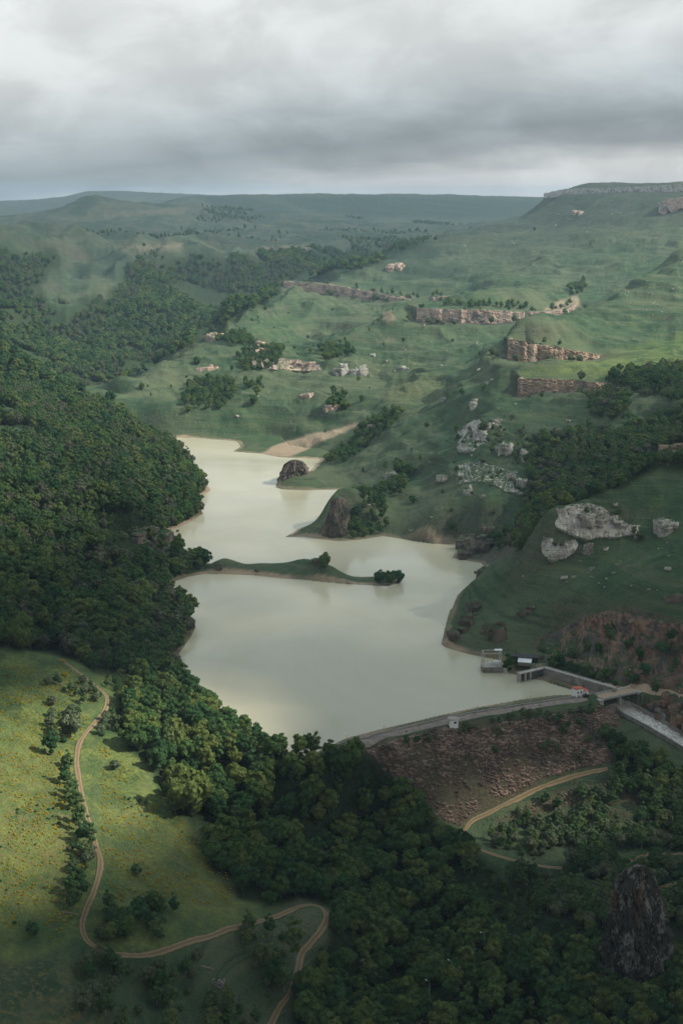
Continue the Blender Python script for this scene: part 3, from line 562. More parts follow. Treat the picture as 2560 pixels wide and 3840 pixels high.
def quads(P, N, size, rng, asp=.8):
    n = len(P); N = N/np.linalg.norm(N, axis=1, keepdims=True)
    a = rng.normal(size=(n,3)); U = np.cross(N, a); U /= np.linalg.norm(U, axis=1, keepdims=True)+1e-9; W = np.cross(N, U)
    s = (size*rng.uniform(.65, 1.35, n))[:,None]; U = U*s*.5; W = W*s*.5*asp
    k = rng.uniform(-.25, .25, (n,1))*s                      # a bent leaf clump, not a flat card
    V = np.stack([P-U-W, P+U-W+N*k, P+U+W, P-U+W-N*k], 1).reshape(-1, 3)
    return V, np.arange(4*n).reshape(n, 4)
def crown_np(seed, W, H0, H1, nl, nleaf, leaf, lobe=(.30,.44), top=1.0, ragged=.35, egg=.0):
    rng = np.random.default_rng(seed); a = W/2; b = (H1-H0)/2; cz = (H0+H1)/2
    C = []; Rr = []
    for i in range(nl):
        z = 1-2*(i+.5)/nl; ph = i*2.39996+rng.uniform(-.4, .4); r = math.sqrt(max(0, 1-z*z))
        q = rng.uniform(.50, .86)*(1-.25*(z < -.3))
        wd = 1-egg*z
        C.append((a*q*r*wd*math.cos(ph), a*q*r*wd*math.sin(ph), cz+b*q*z*1.0+rng.normal()*.15*b)); Rr.append(a*rng.uniform(*lobe)*(1-.2*max(z, 0)))
    C.append((0, 0, cz)); Rr.append(a*.55)
    C = np.array(C); Rr = np.array(Rr)
    li = rng.choice(len(C), nleaf, p=Rr**2/np.sum(Rr**2))
    d = rng.normal(size=(nleaf,3)); d /= np.linalg.norm(d, axis=1, keepdims=True)
    out = C[li]-np.array([0, 0, cz-.25*b]); out /= np.linalg.norm(out, axis=1, keepdims=True)+1e-9
    d = d+out*.55+np.array([0,0,.25]); d /= np.linalg.norm(d, axis=1, keepdims=True)
    rad = Rr[li]*(1-ragged*rng.random(nleaf)**2.2)*(1+.12*rng.normal(size=nleaf))
    P = C[li]+d*rad[:,None]*np.array([1,1,.86]); N = d+rng.normal(size=(nleaf,3))*.30
    P[:,2] = np.maximum(P[:,2], H0*.55)
    return quads(P, N, leaf, rng)
def trunk_np(seed, H0, H1, r, W):
    rng = np.random.default_rng(seed+99); mb = MB(); p = Vector((0,0,-.8)); n = 4
    for i in range(n):
        q = Vector((rng.normal()*.18*(i+1), rng.normal()*.18*(i+1), H0*.4+(H1*.80-H0*.4)*(i+1)/n)); mb.bar(p, q, r*(1-i/n*.75), 7, r*(1-(i+1)/n*.75)); p = q
        if i:
            for k in range(2):
                an = rng.uniform(0, 6.28); e = p+Vector((math.cos(an)*W*.28, math.sin(an)*W*.28, W*.16)); mb.bar(p-Vector((0,0,.8)), e, r*.34, 5, r*.10)
    return mb
SPEC = {  # kind: (crown width, foot of crown, top, lobes, leaves, leaf size, material, trunk radius, bark)
 'oak1': (11.0, 1.8, 13.5, 20, 2600, .90, 'leaf', .34, 'bark'), 'oak2': (12.5, 1.6, 12.5, 24, 2900, .94, 'leaf', .38, 'bark'), 'oak3': (9.5, 1.8, 14.5, 18, 2400, .86, 'leaf', .32, 'bark'), 'oak4': (10.5, 1.2, 11.5, 16, 2300, .92, 'leaf', .32, 'bark'),
 'birch1': (6.8, 1.6, 15.0, 16, 1800, .62, 'birch_leaf', .20, 'birch_bark'), 'birch2': (7.6, 1.4, 13.2, 15, 1900, .64, 'birch_leaf', .22, 'birch_bark'),
 'brown1': (9.5, 3.0, 12.5, 20, 1900, .60, 'brown_leaf', .30, 'bark'),
 'bush1': (6.0, .5, 5.0, 14, 1300, .58, 'bush_leaf', .12, 'bark'), 'bush2': (5.0, .4, 3.8, 11, 1000, .52, 'bush_leaf', .10, 'bark'),
 'willow1': (8.5, 1.5, 9.5, 18, 2000, .60, 'pale_leaf', .24, 'bark'), 'gorse1': (3.2, .2, 1.8, 9, 620, .36, 'gorse_flower', .06, 'bark')}
KIND = {}
for q, (k, (W, h0, h1, nl, nf, ls, m, tr, bk)) in enumerate(SPEC.items()):
    V, F = crown_np(100+q, W, h0, h1, nl, nf, ls, ragged=.30 if m != 'brown_leaf' else .7, egg=.25 if 'birch' in k else .05)
    cm = np_mesh(k+'_crown', V, F, [M[m]]); tb = trunk_np(q, h0, h1, tr, W); tm = bpy.data.meshes.new(k+'_trunk'); tm.from_pydata(tb.v, [], tb.f); tm.materials.append(M[bk])
    KIND[k] = (cm, tm)
PROTO = {}
FULLNAME = {'oak':'broadleaf_tree', 'bir':'birch_tree', 'bro':'budding_tree', 'bus':'shrub', 'wil':'silvery_tree', 'gor':'gorse_bush'}
def tree(kind, x, y, scale, label, group=None, sz=1.0, z=None):
    nm = FULLNAME[kind[:3]]
    r = empty(nm, (x, y, float(ground(x, y)) if z is None else z), RNG.uniform(0, 6.28)); r.scale = (scale, scale, scale*sz)
    tag(r, label, {'shrub':'shrub', 'gorse_bush':'bush'}.get(nm, 'tree'), group)
    cm, tm = KIND[kind]; c = link('crown', cm, r); k = link('trunk' if nm not in ('shrub','gorse_bush') else 'stem', tm, r)
    PROTO.setdefault(kind, (c, k)); return r
def scatter(name, pts, rot, scl, pick, kinds, label, cat):
    """one wood: a point for every tree, the trees themselves instanced from trees that stand in the scene"""
    me = bpy.data.meshes.new(name); me.vertices.add(len(pts)); me.vertices.foreach_set('co', np.asarray(pts, np.float32).ravel())
    for nme, a, ty in (('turn', rot, 'FLOAT'), ('size', scl, 'FLOAT'), ('pick', pick, 'INT')):
        at = me.attributes.new(nme, ty, 'POINT'); at.data.foreach_set('value', np.asarray(a, np.int32 if ty == 'INT' else np.float32))
    o = link(name, me); ng = bpy.data.node_groups.new(name, 'GeometryNodeTree')
    ng.interface.new_socket('Geometry', in_out='INPUT', socket_type='NodeSocketGeometry'); ng.interface.new_socket('Geometry', in_out='OUTPUT', socket_type='NodeSocketGeometry')
    N = ng.nodes; L = ng.links; gi = N.new('NodeGroupInput'); go = N.new('NodeGroupOutput')
    def named(nme, ty):
        a = N.new('GeometryNodeInputNamedAttribute'); a.data_type = ty; a.inputs['Name'].default_value = nme; return [s for s in a.outputs if s.enabled and s.name == 'Attribute'][0]
    pk = named('pick', 'INT'); tu = named('turn', 'FLOAT'); si = named('size', 'FLOAT')
    cx = N.new('ShaderNodeCombineXYZ'); L.new(tu, cx.inputs[2]); er = N.new('FunctionNodeEulerToRotation'); L.new(cx.outputs[0], er.inputs[0])
    outj = N.new('GeometryNodeJoinGeometry')
    for part in (0, 1):
        j = N.new('GeometryNodeJoinGeometry')
        for k in kinds:
            oi = N.new('GeometryNodeObjectInfo'); oi.transform_space = 'ORIGINAL'; oi.inputs['Object'].default_value = PROTO[k][part]; oi.inputs['As Instance'].default_value = True
            L.new(oi.outputs['Geometry'], j.inputs[0])
        ip = N.new('GeometryNodeInstanceOnPoints'); L.new(gi.outputs[0], ip.inputs['Points']); L.new(j.outputs[0], ip.inputs['Instance']); ip.inputs['Pick Instance'].default_value = True
        L.new(pk, ip.inputs['Instance Index']); L.new(er.outputs[0], ip.inputs['Rotation']); L.new(si, ip.inputs['Scale']); L.new(ip.outputs[0], outj.inputs[0])
    L.new(outj.outputs[0], go.inputs[0])
    md = o.modifiers.new('planting', 'NODES'); md.node_group = ng
    tag(o, label, cat, kind='stuff'); return o
OPEN_ROADS = [[(1230,1988),(1290,1996)], [(1430,1984),(1470,1971),(1510,1963),(1568,1962),(1640,1968)], [(1480,2056),(1510,2041),(1540,2032),(1568,2026),(1640,2010)]]
def sample(poly, y0, y1, step, jit=.42):
    """places in an outline, on a jittered grid over the ground"""
    poly = np.array(poly, float); ys = np.arange(y0, y1, step); out = []
    umin, umax = (poly[:,0].min()-784)/FL*1.02-.01, (poly[:,0].max()-784)/FL*1.06+.01
    xs = np.arange(umin*y1 if umin < 0 else umin*y0, umax*(y1 if umax > 0 else y0), step)
    X, Y = np.meshgrid(xs, ys); X = X+RNG.uniform(-jit, jit, X.shape)*step+(np.arange(len(ys)) % 2)[:,None]*step*.5; Y = Y+RNG.uniform(-jit, jit, Y.shape)*step
    X, Y = X.ravel(), Y.ravel(); zz = ground(X, Y); px, py = project(X, Y, zz)
    X0, Y0 = X, Y; k = inside(px, py, poly) & (np.abs(X/Y) < .40); X, Y, zz = X[k], Y[k], zz[k]
    k = np.ones(len(X), bool)
    for L in OPEN_ROADS: k &= seg_dist(px[inside(px, py, poly) & (np.abs(X0/Y0) < .40)], py[inside(px, py, poly) & (np.abs(X0/Y0) < .40)]-9, L) > 15
    X, Y, zz = X[k], Y[k], zz[k]
    k = sdist(X, Y) > 1.0; X, Y, zz = X[k], Y[k], zz[k]
    k = roadd(X, Y) > 3.6; return X[k], Y[k], zz[k]
sdist = sampler(sd); roadd = sampler(ROADD)

# ---- trees that stand by themselves, each with its own description
TREES = [ # foot on the photograph, kind, scale, stretch, label
 (745,1309,'oak4',1.15,1.1,'lone round tree at the far water edge behind the grassy peninsula'),
 (872,1339,'bush1',1.75,1.15,'low leafy tree at the tip of the peninsula, left of its two neighbours'),
 (893,1344,'oak4',1.0,1.1,'taller leafy tree in the middle of the trio at the peninsula tip'),
 (912,1338,'bush1',1.9,1.1,'rounded tree leaning over the water at the very end of the peninsula'),
 (918,1094,'oak2',1.25,1.15,'broad dark tree above the rock ledge on the slope over the lake bay'),
 (940,1097,'oak1',1.05,1.05,'dark tree touching the right side of the broad tree above the lake bay ledge'),
 (965,1062,'birch1',.75,.9,'thin small tree standing apart just uphill of the broad tree over the bay'),
 (884,1078,'birch2',.8,.9,'small tree at the left end of the rock ledge above the bay'),
 (948,1156,'bush1',1.4,1.1,'round dark shrub alone on the grass slope below the ledge'),
 (1037,1222,'bush1',1.2,1.2,'pale round shrub just above the shore on the right slope'),
 (1060,912,'birch2',.85,1.1,'slender lone tree on the skyline of the grass spur right of the sand bank'),
 (1108,995,'oak3',1.0,1.0,'dark tree growing out of the top of the pale rock outcrop'),
 (1143,1012,'birch2',1.0,.9,'narrow tree below the pale rocks on the steep meadow'),
 (1312,1002,'oak4',1.0,.9,'round tree at the upper left corner of the ravine wood'),
 (583,932,'oak4',1.2,1.0,'lower tree of the pair on the green slope above the far end of the lake'),
 (590,912,'oak3',1.1,1.0,'upper tree of the pair on the green slope above the far end of the lake'),
 (453,838,'oak4',1.3,.9,'isolated dark tree on the ridge edge left of the broken rock band'),
 (326,897,'oak4',.8,1.2,'small lone tree on the grass slope facing the wooded gorge'),
 (830,924,'oak3',.7,.9,'small single tree on the slope right of the big clump above the sand bank'),
 (762,938,'oak2',1.2,1.0,'left tree of the dark clump on the slope above the sand bank'),
 (778,930,'oak1',1.3,1.0,'tallest tree of the dark clump on the slope above the sand bank'),
 (792,940,'oak2',1.1,.9,'right tree of the dark clump on the slope above the sand bank'),
 (1167,1545,'oak3',.95,.95,'dense green tree between the intake platform and the shed roof'),
 (165,1696,'willow1',1.65,1.1,'pale silvery round tree in the sunlit meadow beside the track'),
 (118,1733,'oak3',.95,.95,'green tree at the lower left of the silvery tree in the meadow'),
 (265,1768,'willow1',.75,.8,'pale bush between the track and the forest edge in sunlight'),
 (437,1872,'oak2',2.0,1.05,'very large round tree standing out at the meadow edge of the forest'),
 (402,1862,'bush1',1.6,1.1,'greyish bush hugging the left foot of the very large round tree'),
 (510,2002,'oak4',1.1,.95,'dark round tree on the lower meadow near the forest edge'),
 (532,2008,'birch2',.8,.9,'slim dark tree right of the round tree on the lower meadow'),
 (314,2008,'bush2',1.1,1.2,'tiny dark pointed shrub alone on the shaded lower meadow'),
 (676,2208,'birch1',1.3,1.15,'tall dark birch standing inside the hairpin bend of the track'),
 (630,2268,'oak3',1.0,1.0,'dark tree left of the descending track near the bottom edge'),
 (652,2278,'birch2',1.0,1.1,'dark slim tree touching the descending track on its left side'),
 (75,2150,'bush2',1.3,1.1,'small dark bush by the fallen log on the left meadow'),
 (1504,1598,'birch1',.85,.9,'lone tree on the near verge of the dirt road right of the bridge'),
 (1410,1579,'bush2',.9,1.2,'small round bush where the two dirt roads meet'),
 (1268,1541,'birch2',1.0,1.0,'first tree from the left in the row behind the concrete wall'),
 (1284,1538,'oak3',.75,1.0,'second tree in the row behind the wall, close to the billboards'),
 (1307,1550,'birch2',.85,1.0,'third tree in the row behind the concrete wall'),
 (1321,1553,'birch2',.8,.95,'fourth tree in the row behind the concrete wall'),
 (1337,1556,'birch2',.75,.95,'middle tree of the row behind the wall'),
 (1350,1554,'oak3',.62,1.0,'tree on the quarry side of the row, behind its middle'),
 (1359,1566,'birch2',.75,.95,'third tree from the right end of the row behind the wall'),
 (1376,1571,'birch2',.72,.95,'rightmost tree of the row behind the wall, beside the dirt track'),
 (1392,1562,'oak4',.8,.9,'wide tree at the foot of the quarry rocks behind the row'),
 (1440,1566,'birch2',.7,.9,'tree at the quarry foot right of the dirt road fork'),
 (1456,1573,'oak4',.65,1.0,'leafy tree beside the lamp post at the quarry foot'),
 (1467,1518,'oak3',.7,1.0,'tree clinging to the middle of the quarry face'),
 (1442,1493,'oak4',.6,1.0,'dark bush like tree high on the quarry face'),
 (1402,1470,'bush1',1.3,1.1,'shrub in the gully at the upper left of the quarry'),
 (1412,1450,'bush1',1.1,1.1,'shrub near the top rim of the quarry'),
 (1540,1475,'oak4',.7,1.0,'dark tree on the right part of the quarry slope'),
 (1520,1500,'bush1',1.6,1.0,'wide shrub below the dark tree on the right of the quarry'),
 (1480,1548,'bush1',1.4,1.0,'shrub low on the quarry just above the dirt road'),
 (1135,1735,'bush2',.95,1.3,'single dark bush in the middle of the rock fill'),
 (757,1748,'oak3',.85,1.0,'green tree just left of the start of the dam road'),
 (802,1752,'birch2',.8,1.0,'slim tree on the near side of the left end of the dam road'),
 (822,1758,'oak4',.7,1.0,'small tree at the top left corner of the rock fill'),
 (145,1521,'gorse1',.9,1.0,'yellow flowering bush beside the top end of the track'),
 (149,1553,'gorse1',1.1,1.0,'big yellow flowering bush on the meadow crest'),
 (192,1562,'gorse1',.9,1.0,'yellow flowering bush just left of the track below the crest'),
 (784,1733,'gorse1',1.3,1.2,'yellow flowering bush at the left end of the dam road'),
]
for px, py, k, s, sz, lab in TREES:
    x, y, z = hit(px, py); tree(k, x, y, s, lab, None, sz, z)
x, y, z = hit(30, 1392); tree('brown1', x, y, 1.1, 'brown budding tree at the left edge of the lakeside wood', None, 1, z)
row = [(150,1802),(160,1835),(174,1862),(186,1893),(200,1925),(211,1952),(192,1938),(178,1908)]
for q, (px, py) in enumerate(row):
    x, y, z = hit(px, py); tree('birch1' if q % 2 else 'birch2', x, y, RNG.uniform(.8, 1.0), 'slender light green tree in the line along the left of the meadow track', 'trees along the meadow track', 1, z)
for q, (px, py) in enumerate([(178,2035),(165,2062),(190,2060),(172,2092)]):
    x, y, z = hit(px, py); tree('birch2', x, y, RNG.uniform(.8, 1.0), 'dark tree in the shaded group left of the track near its lower bend', 'shaded trees by the lower bend', 1, z)
for q in range(22):
    px = RNG.uniform(245, 400); py = RNG.uniform(2085, 2172)
    x, y, z = hit(px, py); tree(['oak4','bush1','birch2'][q % 3], x, y, RNG.uniform(.6, .9) if q % 3 != 1 else RNG.uniform(1,1.5), 'dark tree in the shaded thicket inside the bend of the track', 'thicket inside the track bend', 1, z)
for q, (px, py) in enumerate([(1560,1010),(1530,930)]): pass
# ---- the woods
def plant(zones, step, size, kinds, weights, brown=None, fringe=0):
    X = []; Y = []; Zz = []
    for nm in zones:
        p, a, b = WOODS[nm] if isinstance(nm, str) else nm
        x, y, z = sample(p, a, b, step)
        if fringe:
            px, py = project(x, y, z); k = seg_dist(px, py, p, True)+fringe*1.1*fbm(x, y, 90, 3, 66) > fringe*RNG.uniform(-.1, .8, len(x)); x, y, z = x[k], y[k], z[k]
        X.append(x); Y.append(y); Zz.append(z)
    X, Y, Zz = map(np.concatenate, (X, Y, Zz)); nT = len(X)
    pk = RNG.choice(len(kinds), nT, p=np.array(weights)/sum(weights))
    if brown is not None: pk = np.where(brown(X, Y) > RNG.uniform(-.08, .08, nT), len(kinds), pk)
    sc = RNG.uniform(*size, nT)*(1+.18*gnoise(X/55, Y/55, 5)); return X, Y, Zz, RNG.uniform(0, 6.28, nT), sc, pk
def cut(T, keep): return tuple(a[keep] for a in T)
def clearing(T):
    px, py = project(T[0], T[1], T[2]); k = np.ones(len(T[0]), bool)
    for p, a, b in CLEAR: k &= ~(inside(px, py, p) & (T[1] > a) & (T[1] < b))
    return cut(T, k)
MIX = ['oak1','oak2','oak3','oak4','birch1','birch2']
def brown_left(x, y):
    px, py = project(x, y, ground(x, y)); d = seg_dist(px, py, [(-40,1310),(60,1340),(200,1420),(290,1465)]); return .62-d/55+.22*fbm(x, y, 60, 2, 77)
wl = clearing(plant(['left'], 9.4, (.68, 1.38), MIX, [3,3,2.4,3,1.3,1.6], brown_left))
px, py = project(wl[0], wl[1], wl[2]); crag = inside(px, py, [(195,1185),(300,1175),(400,1250),(400,1310),(250,1290)]) & (RNG.random(len(px)) < .72); wl = cut(wl, ~crag)
scatter('left_bank_wood', np.stack(wl[:3], 1), wl[3], wl[4], wl[5], MIX+['brown1'], 'dense dark green broadleaf wood covering the left bank of the lake', 'wood')
wf = plant(['ridge', 'far'], 11.2, (.8, 1.35), MIX, [3,3,2,3,.3,.5], lambda x, y: fbm(x, y, 420, 3, 83)*1.1-.26+.4*smooth(2900, 2500, y), 24)
px, py = project(wf[0], wf[1], wf[2]); k = ~(inside(px, py, [(205,605),(295,612),(285,655),(230,690),(150,760),(110,742),(190,680)]))
k &= (fbm(wf[0], wf[1], 240, 3, 15) > -.42-.5*smooth(3300, 2900, wf[1])); wf = cut(wf, k)
scatter('gorge_wood', np.stack(wf[:3], 1), wf[3], wf[4], wf[5], MIX+['brown1'], 'hazy green and brown wood on the slopes of the gorge beyond the lake', 'wood')
wr = plant(['ravine', ([(1342,912),(1375,900),(1440,905),(1462,950),(1450,975),(1400,978),(1350,965)], 1340, 1520), ([(1385,860),(1430,850),(1568,842),(1800,842),(1800,925),(1568,925),(1480,920),(1440,905),(1390,890)], 1380, 1640)], 8.2, (.62, 1.0), MIX, [3,3,2,3,.6,.8], lambda x, y: fbm(x, y, 70, 2, 84)*.9-.36, 12)
scatter('ravine_wood', np.stack(wr[:3], 1), wr[3], wr[4], wr[5], MIX+['brown1'], 'dark green wood filling the ravine below the flat grassy terraces', 'wood')
clumps = [([(432,880),(470,868),(540,875),(545,905),(500,945),(430,952),(412,930)], 1800, 2150), ([(540,815),(600,800),(650,800),(640,845),(560,855)], 1950, 2300), ([(850,955),(905,930),(925,945),(900,985),(855,1020),(790,1065),(745,1062),(800,1020)], 1480, 1800),
          ([(480,765),(560,765),(600,795),(560,800),(500,785)], 2200, 2600), ([(1010,695),(1190,697),(1215,712),(1100,706),(1010,704)], 2250, 2500), ([(800,1150),(850,1120),(885,1120),(890,1228),(830,1236),(785,1240),(790,1190)], 1270, 1480), ([(880,1110),(930,1105),(940,1140),(890,1150)], 1300, 1480), ([(1090,1225),(1200,1215),(1200,1260),(1110,1262)], 1150, 1320), ([(1300,660),(1345,640),(1340,670),(1310,680)], 2300, 2900), ([(730,800),(800,795),(815,815),(750,830)], 2000, 2300), ([(560,880),(600,870),(605,895),(565,895)], 1900, 2200), ([(760,905),(800,900),(800,935),(755,940)], 1850, 2050)]
wc_ = plant(clumps, 8.5, (.5, .85), MIX, [2,2,2,3,1,1])
sp = plant([([(-100,520),(400,470),(1240,530),(1000,560),(600,600),(300,600),(0,560)], 3300, 6500)], 24, (.5, 1.0), MIX, [2,2,2,3,1,1]); sp = cut(sp, fbm(sp[0]*.6, sp[1]*.35, 150, 3, 33)+.5*fbm(sp[0]*.6, sp[1]*.35, 420, 2, 34) > .52)
sp2 = plant([([(245,905),(640,680),(1190,720),(1190,830),(850,1000),(560,1000),(390,995)], 1750, 2900), ([(1000,900),(1190,840),(1190,1200),(860,1230),(800,1120)], 1250, 1800)], 46, (.25, .6), MIX, [2,2,2,3,1,1]); sp2 = cut(sp2, fbm(sp2[0], sp2[1], 180, 3, 36) > .14)
hw = tuple(np.concatenate([a, b, c]) for a, b, c in zip(wc_, sp, sp2))
scatter('hillside_copses', np.stack(hw[:3], 1), hw[3], hw[4], hw[5], MIX, 'scattered copses and scrub trees on the open grass slopes around the lake', 'copse')
# foreground forest: the trees that show largest are objects of their own
wn = plant(['front'], 7.6, (.58, 1.15), MIX+['bush1'], [2.2,2.2,2.4,2.2,2.2,2.4,1.0])
ww = plant(['chute'], 5.6, (.5, .8), MIX+['bush1'], [1,1,2,2,2.4,2.4,1.5])
px, py = project(*wn[:3]); dark_gap = fbm(wn[0], wn[1], 38, 2, 64) > -.62; roads = seg_dist(px, py, [(940,2390),(975,2345),(1012,2300),(1030,2240)]) > 14
crg = ~inside(px, py, [(1385,2255),(1395,2100),(1440,1985),(1500,2000),(1560,2150),(1520,2240),(1440,2275)])
right_low = inside(px, py, [(1080,1960),(1200,2060),(1568,2110),(1800,2110),(1800,2280),(1568,2200),(1380,2190),(1200,2190),(1100,2120)])
wn = cut(wn, dark_gap & roads & crg); px, py, right_low = px[dark_gap&roads&crg], py[dark_gap&roads&crg], right_low[dark_gap&roads&crg]
wn = wn[:4]+(np.where(right_low, wn[4]*.58, wn[4]),)+wn[5:]
wn = tuple(np.concatenate([a, b]) for a, b in zip(wn, ww)); isch = np.arange(len(wn[0])) >= len(px)
px, py = project(*wn[:3]); show = (px > -10) & (px < 1578) & (py > 1500) & (py < 2400)
t_top = ground(wn[0]*.97, wn[1]*.97)
size = wn[4]*np.array([11,12.5,9.5,10.5,6.6,7.6,6])[wn[5]]/np.hypot(wn[0], wn[1])*np.where(py < 2330, 1, .8)
order = np.argsort(-np.where(show, size, -1)); solo = order[:212]; mask = np.ones(len(px), bool); mask[solo] = False
LIT = [(255,1580),(700,1660),(700,1800),(420,1860),(255,1760)]
KN = {'oak':'broadleaf tree', 'bir':'birch tree', 'bus':'shrub'}
for q in solo:
    k = (MIX+['bush1'])[wn[5][q]]
    if isch[q]: lab, g = 'green %s in the grove beside the spillway chute'%KN[k[:3]], 'grove by the spillway chute'
    elif inside(np.array([px[q]]), np.array([py[q]]), LIT)[0]: lab, g = 'sunlit %s at the top of the forest between meadow and lake'%KN[k[:3]], 'sunlit forest edge trees'
    elif px[q] < 780: lab, g = 'shaded %s in the forest between the meadow and the dam'%KN[k[:3]], 'shaded forest trees below the meadow'
    elif py[q] > 2130: lab, g = 'dark %s in the lower valley forest at the bottom of the view'%KN[k[:3]], 'lower valley forest trees'
    else: lab, g = 'dark %s in the forest left of the rock fill dam face'%KN[k[:3]], 'forest trees beside the dam face'
    tree(k, wn[0][q], wn[1][q], wn[4][q], lab, g+' '+KN[k[:3]], 1, wn[2][q])
wn = cut(wn, mask)
scatter('valley_wood', np.stack(wn[:3], 1), wn[3], wn[4], wn[5], MIX+['bush1'], 'dark green wood filling the valley floor below the dam', 'wood')
BU = ['bush1','bush2','willow1','birch2']
x, y, z = hit(1225,1905); tree('bush1', x, y, 1.0, 'bright round shrub at the left end of the valley floor scrub', None, 1, z); x, y, z = hit(1170,1918); tree('bush2', x, y, 1.2, 'round shrub beside the little stone heap inside the road bend', None, 1, z)
s1 = plant([([(1120,1925),(1180,1868),(1250,1845),(1320,1818),(1400,1795),(1500,1800),(1800,1870),(1800,1985),(1400,1978),(1200,1968),(1130,1945)], 690, 830)], 4.2, (.32, .95), BU, [3,3,.35,.5]); s1 = cut(s1, fbm(s1[0], s1[1], 26, 3, 51) > -.12)
s2 = plant(['shrub'], 4.6, (.5, 1.1), BU, [3,2,.15,1]); s2 = cut(s2, fbm(s2[0], s2[1], 22, 2, 52) > -.45)
s3 = plant([([(840,1722),(1090,1665),(1345,1625),(1400,1640),(1390,1690),(1180,1690),(1000,1700),(870,1740)], 780, 880), ([(1240,1720),(1400,1680),(1420,1750),(1300,1772)], 780, 850)], 4.5, (.2, .6), BU[:2], [1,1]); s3 = cut(s3, fbm(s3[0], s3[1], 16, 2, 53) > -.05)
s4 = plant([([(230,2185),(640,2120),(680,2160),(660,2290),(600,2420),(150,2420)], 470, 640), ([(90,2180),(250,2200),(200,2260)], 500, 600)], 6.5, (.35, 1.0), BU[:2]+['bush2','birch2'], [3,2,0,.8]); s4 = cut(s4, fbm(s4[0], s4[1], 22, 3, 54) > -.02)
s5 = plant([([(90,1570),(240,1560),(330,1545),(410,1560),(300,1600),(255,1660),(210,1600)], 770, 900)], 5, (.3, .7), BU[:2], [1,1]); s5 = cut(s5, fbm(s5[0], s5[1], 18, 2, 57) > -.1)
s6 = plant([([(1240,1462),(1400,1398),(1568,1425),(1700,1430),(1700,1590),(1400,1556),(1230,1500)], 860, 990), ([(190,1185),(300,1172),(410,1250),(410,1320),(250,1300)], 1100, 1300)], 5.5, (.3, .8), BU[:2], [1,1]); s6 = cut(s6, fbm(s6[0], s6[1], 20, 2, 58) > .30)
s7 = plant([([(120,1600),(160,1580),(200,1620),(190,1700),(150,1720),(110,1700)], 700, 860), ([(230,1640),(262,1600),(300,1610),(262,1700),(230,1720)], 700, 880), ([(150,1760),(172,1760),(230,1960),(205,2060),(180,2120),(150,2060)], 560, 770), ([(215,2140),(300,2170),(400,2160),(560,2110),(640,2085),(640,2110),(400,2200),(230,2215)], 520, 680)], 4.6, (.25, .75), BU, [3,3,.2,1]); s7 = cut(s7, fbm(s7[0], s7[1], 16, 2, 62) > .02)
s8 = plant([([(1040,1065),(1045,980),(1180,955),(1240,1040),(1200,1140),(1060,1140)], 1220, 1600), ([(1240,1290),(1255,1160),(1400,1165),(1480,1205),(1470,1240),(1340,1290)], 930, 1110)], 7.5, (.3, .75), BU, [3,3,0,1]); s8 = cut(s8, fbm(s8[0], s8[1], 24, 2, 63) > .14)
cx_, cy_ = [], []
for c_ in CLIFFS[2:]:
    W_ = [ptY(*p) for p in c_['top']]
    for A0, B0 in zip(W_[:-1], W_[1:]):
        for k in range(int(math.hypot(B0[0]-A0[0], B0[1]-A0[1])/4.5)):
            s = RNG.random(); o_ = RNG.choice([RNG.uniform(-16, -3), RNG.uniform(9, 26)]); L = math.hypot(B0[0]-A0[0], B0[1]-A0[1]); ux, uy = (B0[0]-A0[0])/L, (B0[1]-A0[1])/L
            cx_.append(A0[0]+(B0[0]-A0[0])*s+uy*o_); cy_.append(A0[1]+(B0[1]-A0[1])*s-ux*o_)
cx_, cy_ = np.array(cx_), np.array(cy_); k = gnoise(cx_/30, cy_/30, 97) > -.02; cx_, cy_ = cx_[k], cy_[k]; nC = len(cx_)
s9 = (cx_, cy_, ground(cx_, cy_), RNG.uniform(0, 6.28, nC), RNG.uniform(.4, 1.25, nC), RNG.choice(4, nC, p=[.4,.4,0,.2]))
ss = tuple(np.concatenate(a) for a in zip(s9, s1, s2, s3, s4, s5, s6, s7, s8))
scatter('scrub', np.stack(ss[:3], 1), ss[3], ss[4], ss[5], BU, 'low green scrub on the valley floor, the dam face and the rocky slopes', 'scrub')
g1 = plant([([(-60,1530),(150,1530),(240,1600),(180,1700),(170,1800),(200,1950),(180,2100),(80,2200),(-60,2200)], 560, 880), ([(230,1700),(380,1840),(520,1990),(540,2080),(260,2070),(235,1950)], 590, 780)], 2.5, (.10, .42), ['bush2','gorse1'], [1,0]); g1 = cut(g1, fbm(g1[0], g1[1], 20, 3, 59) > -.3)
ye = fbm(g1[0], g1[1], 34, 3, 60) > .42; g1 = g1[:5]+(np.where(ye & (RNG.random(len(ye)) < .2), 1, 0),)
scatter('meadow_tussocks', np.stack(g1[:3], 1), g1[3], g1[4], g1[5], ['bush2','gorse1'], 'low tussocks and yellow flowering scrub dotted over the left meadow', 'undergrowth')
print('plants', len(wl[0]), len(wf[0]), len(wr[0]), len(hw[0]), len(wn[0]), len(ss[0]), len(g1[0]))
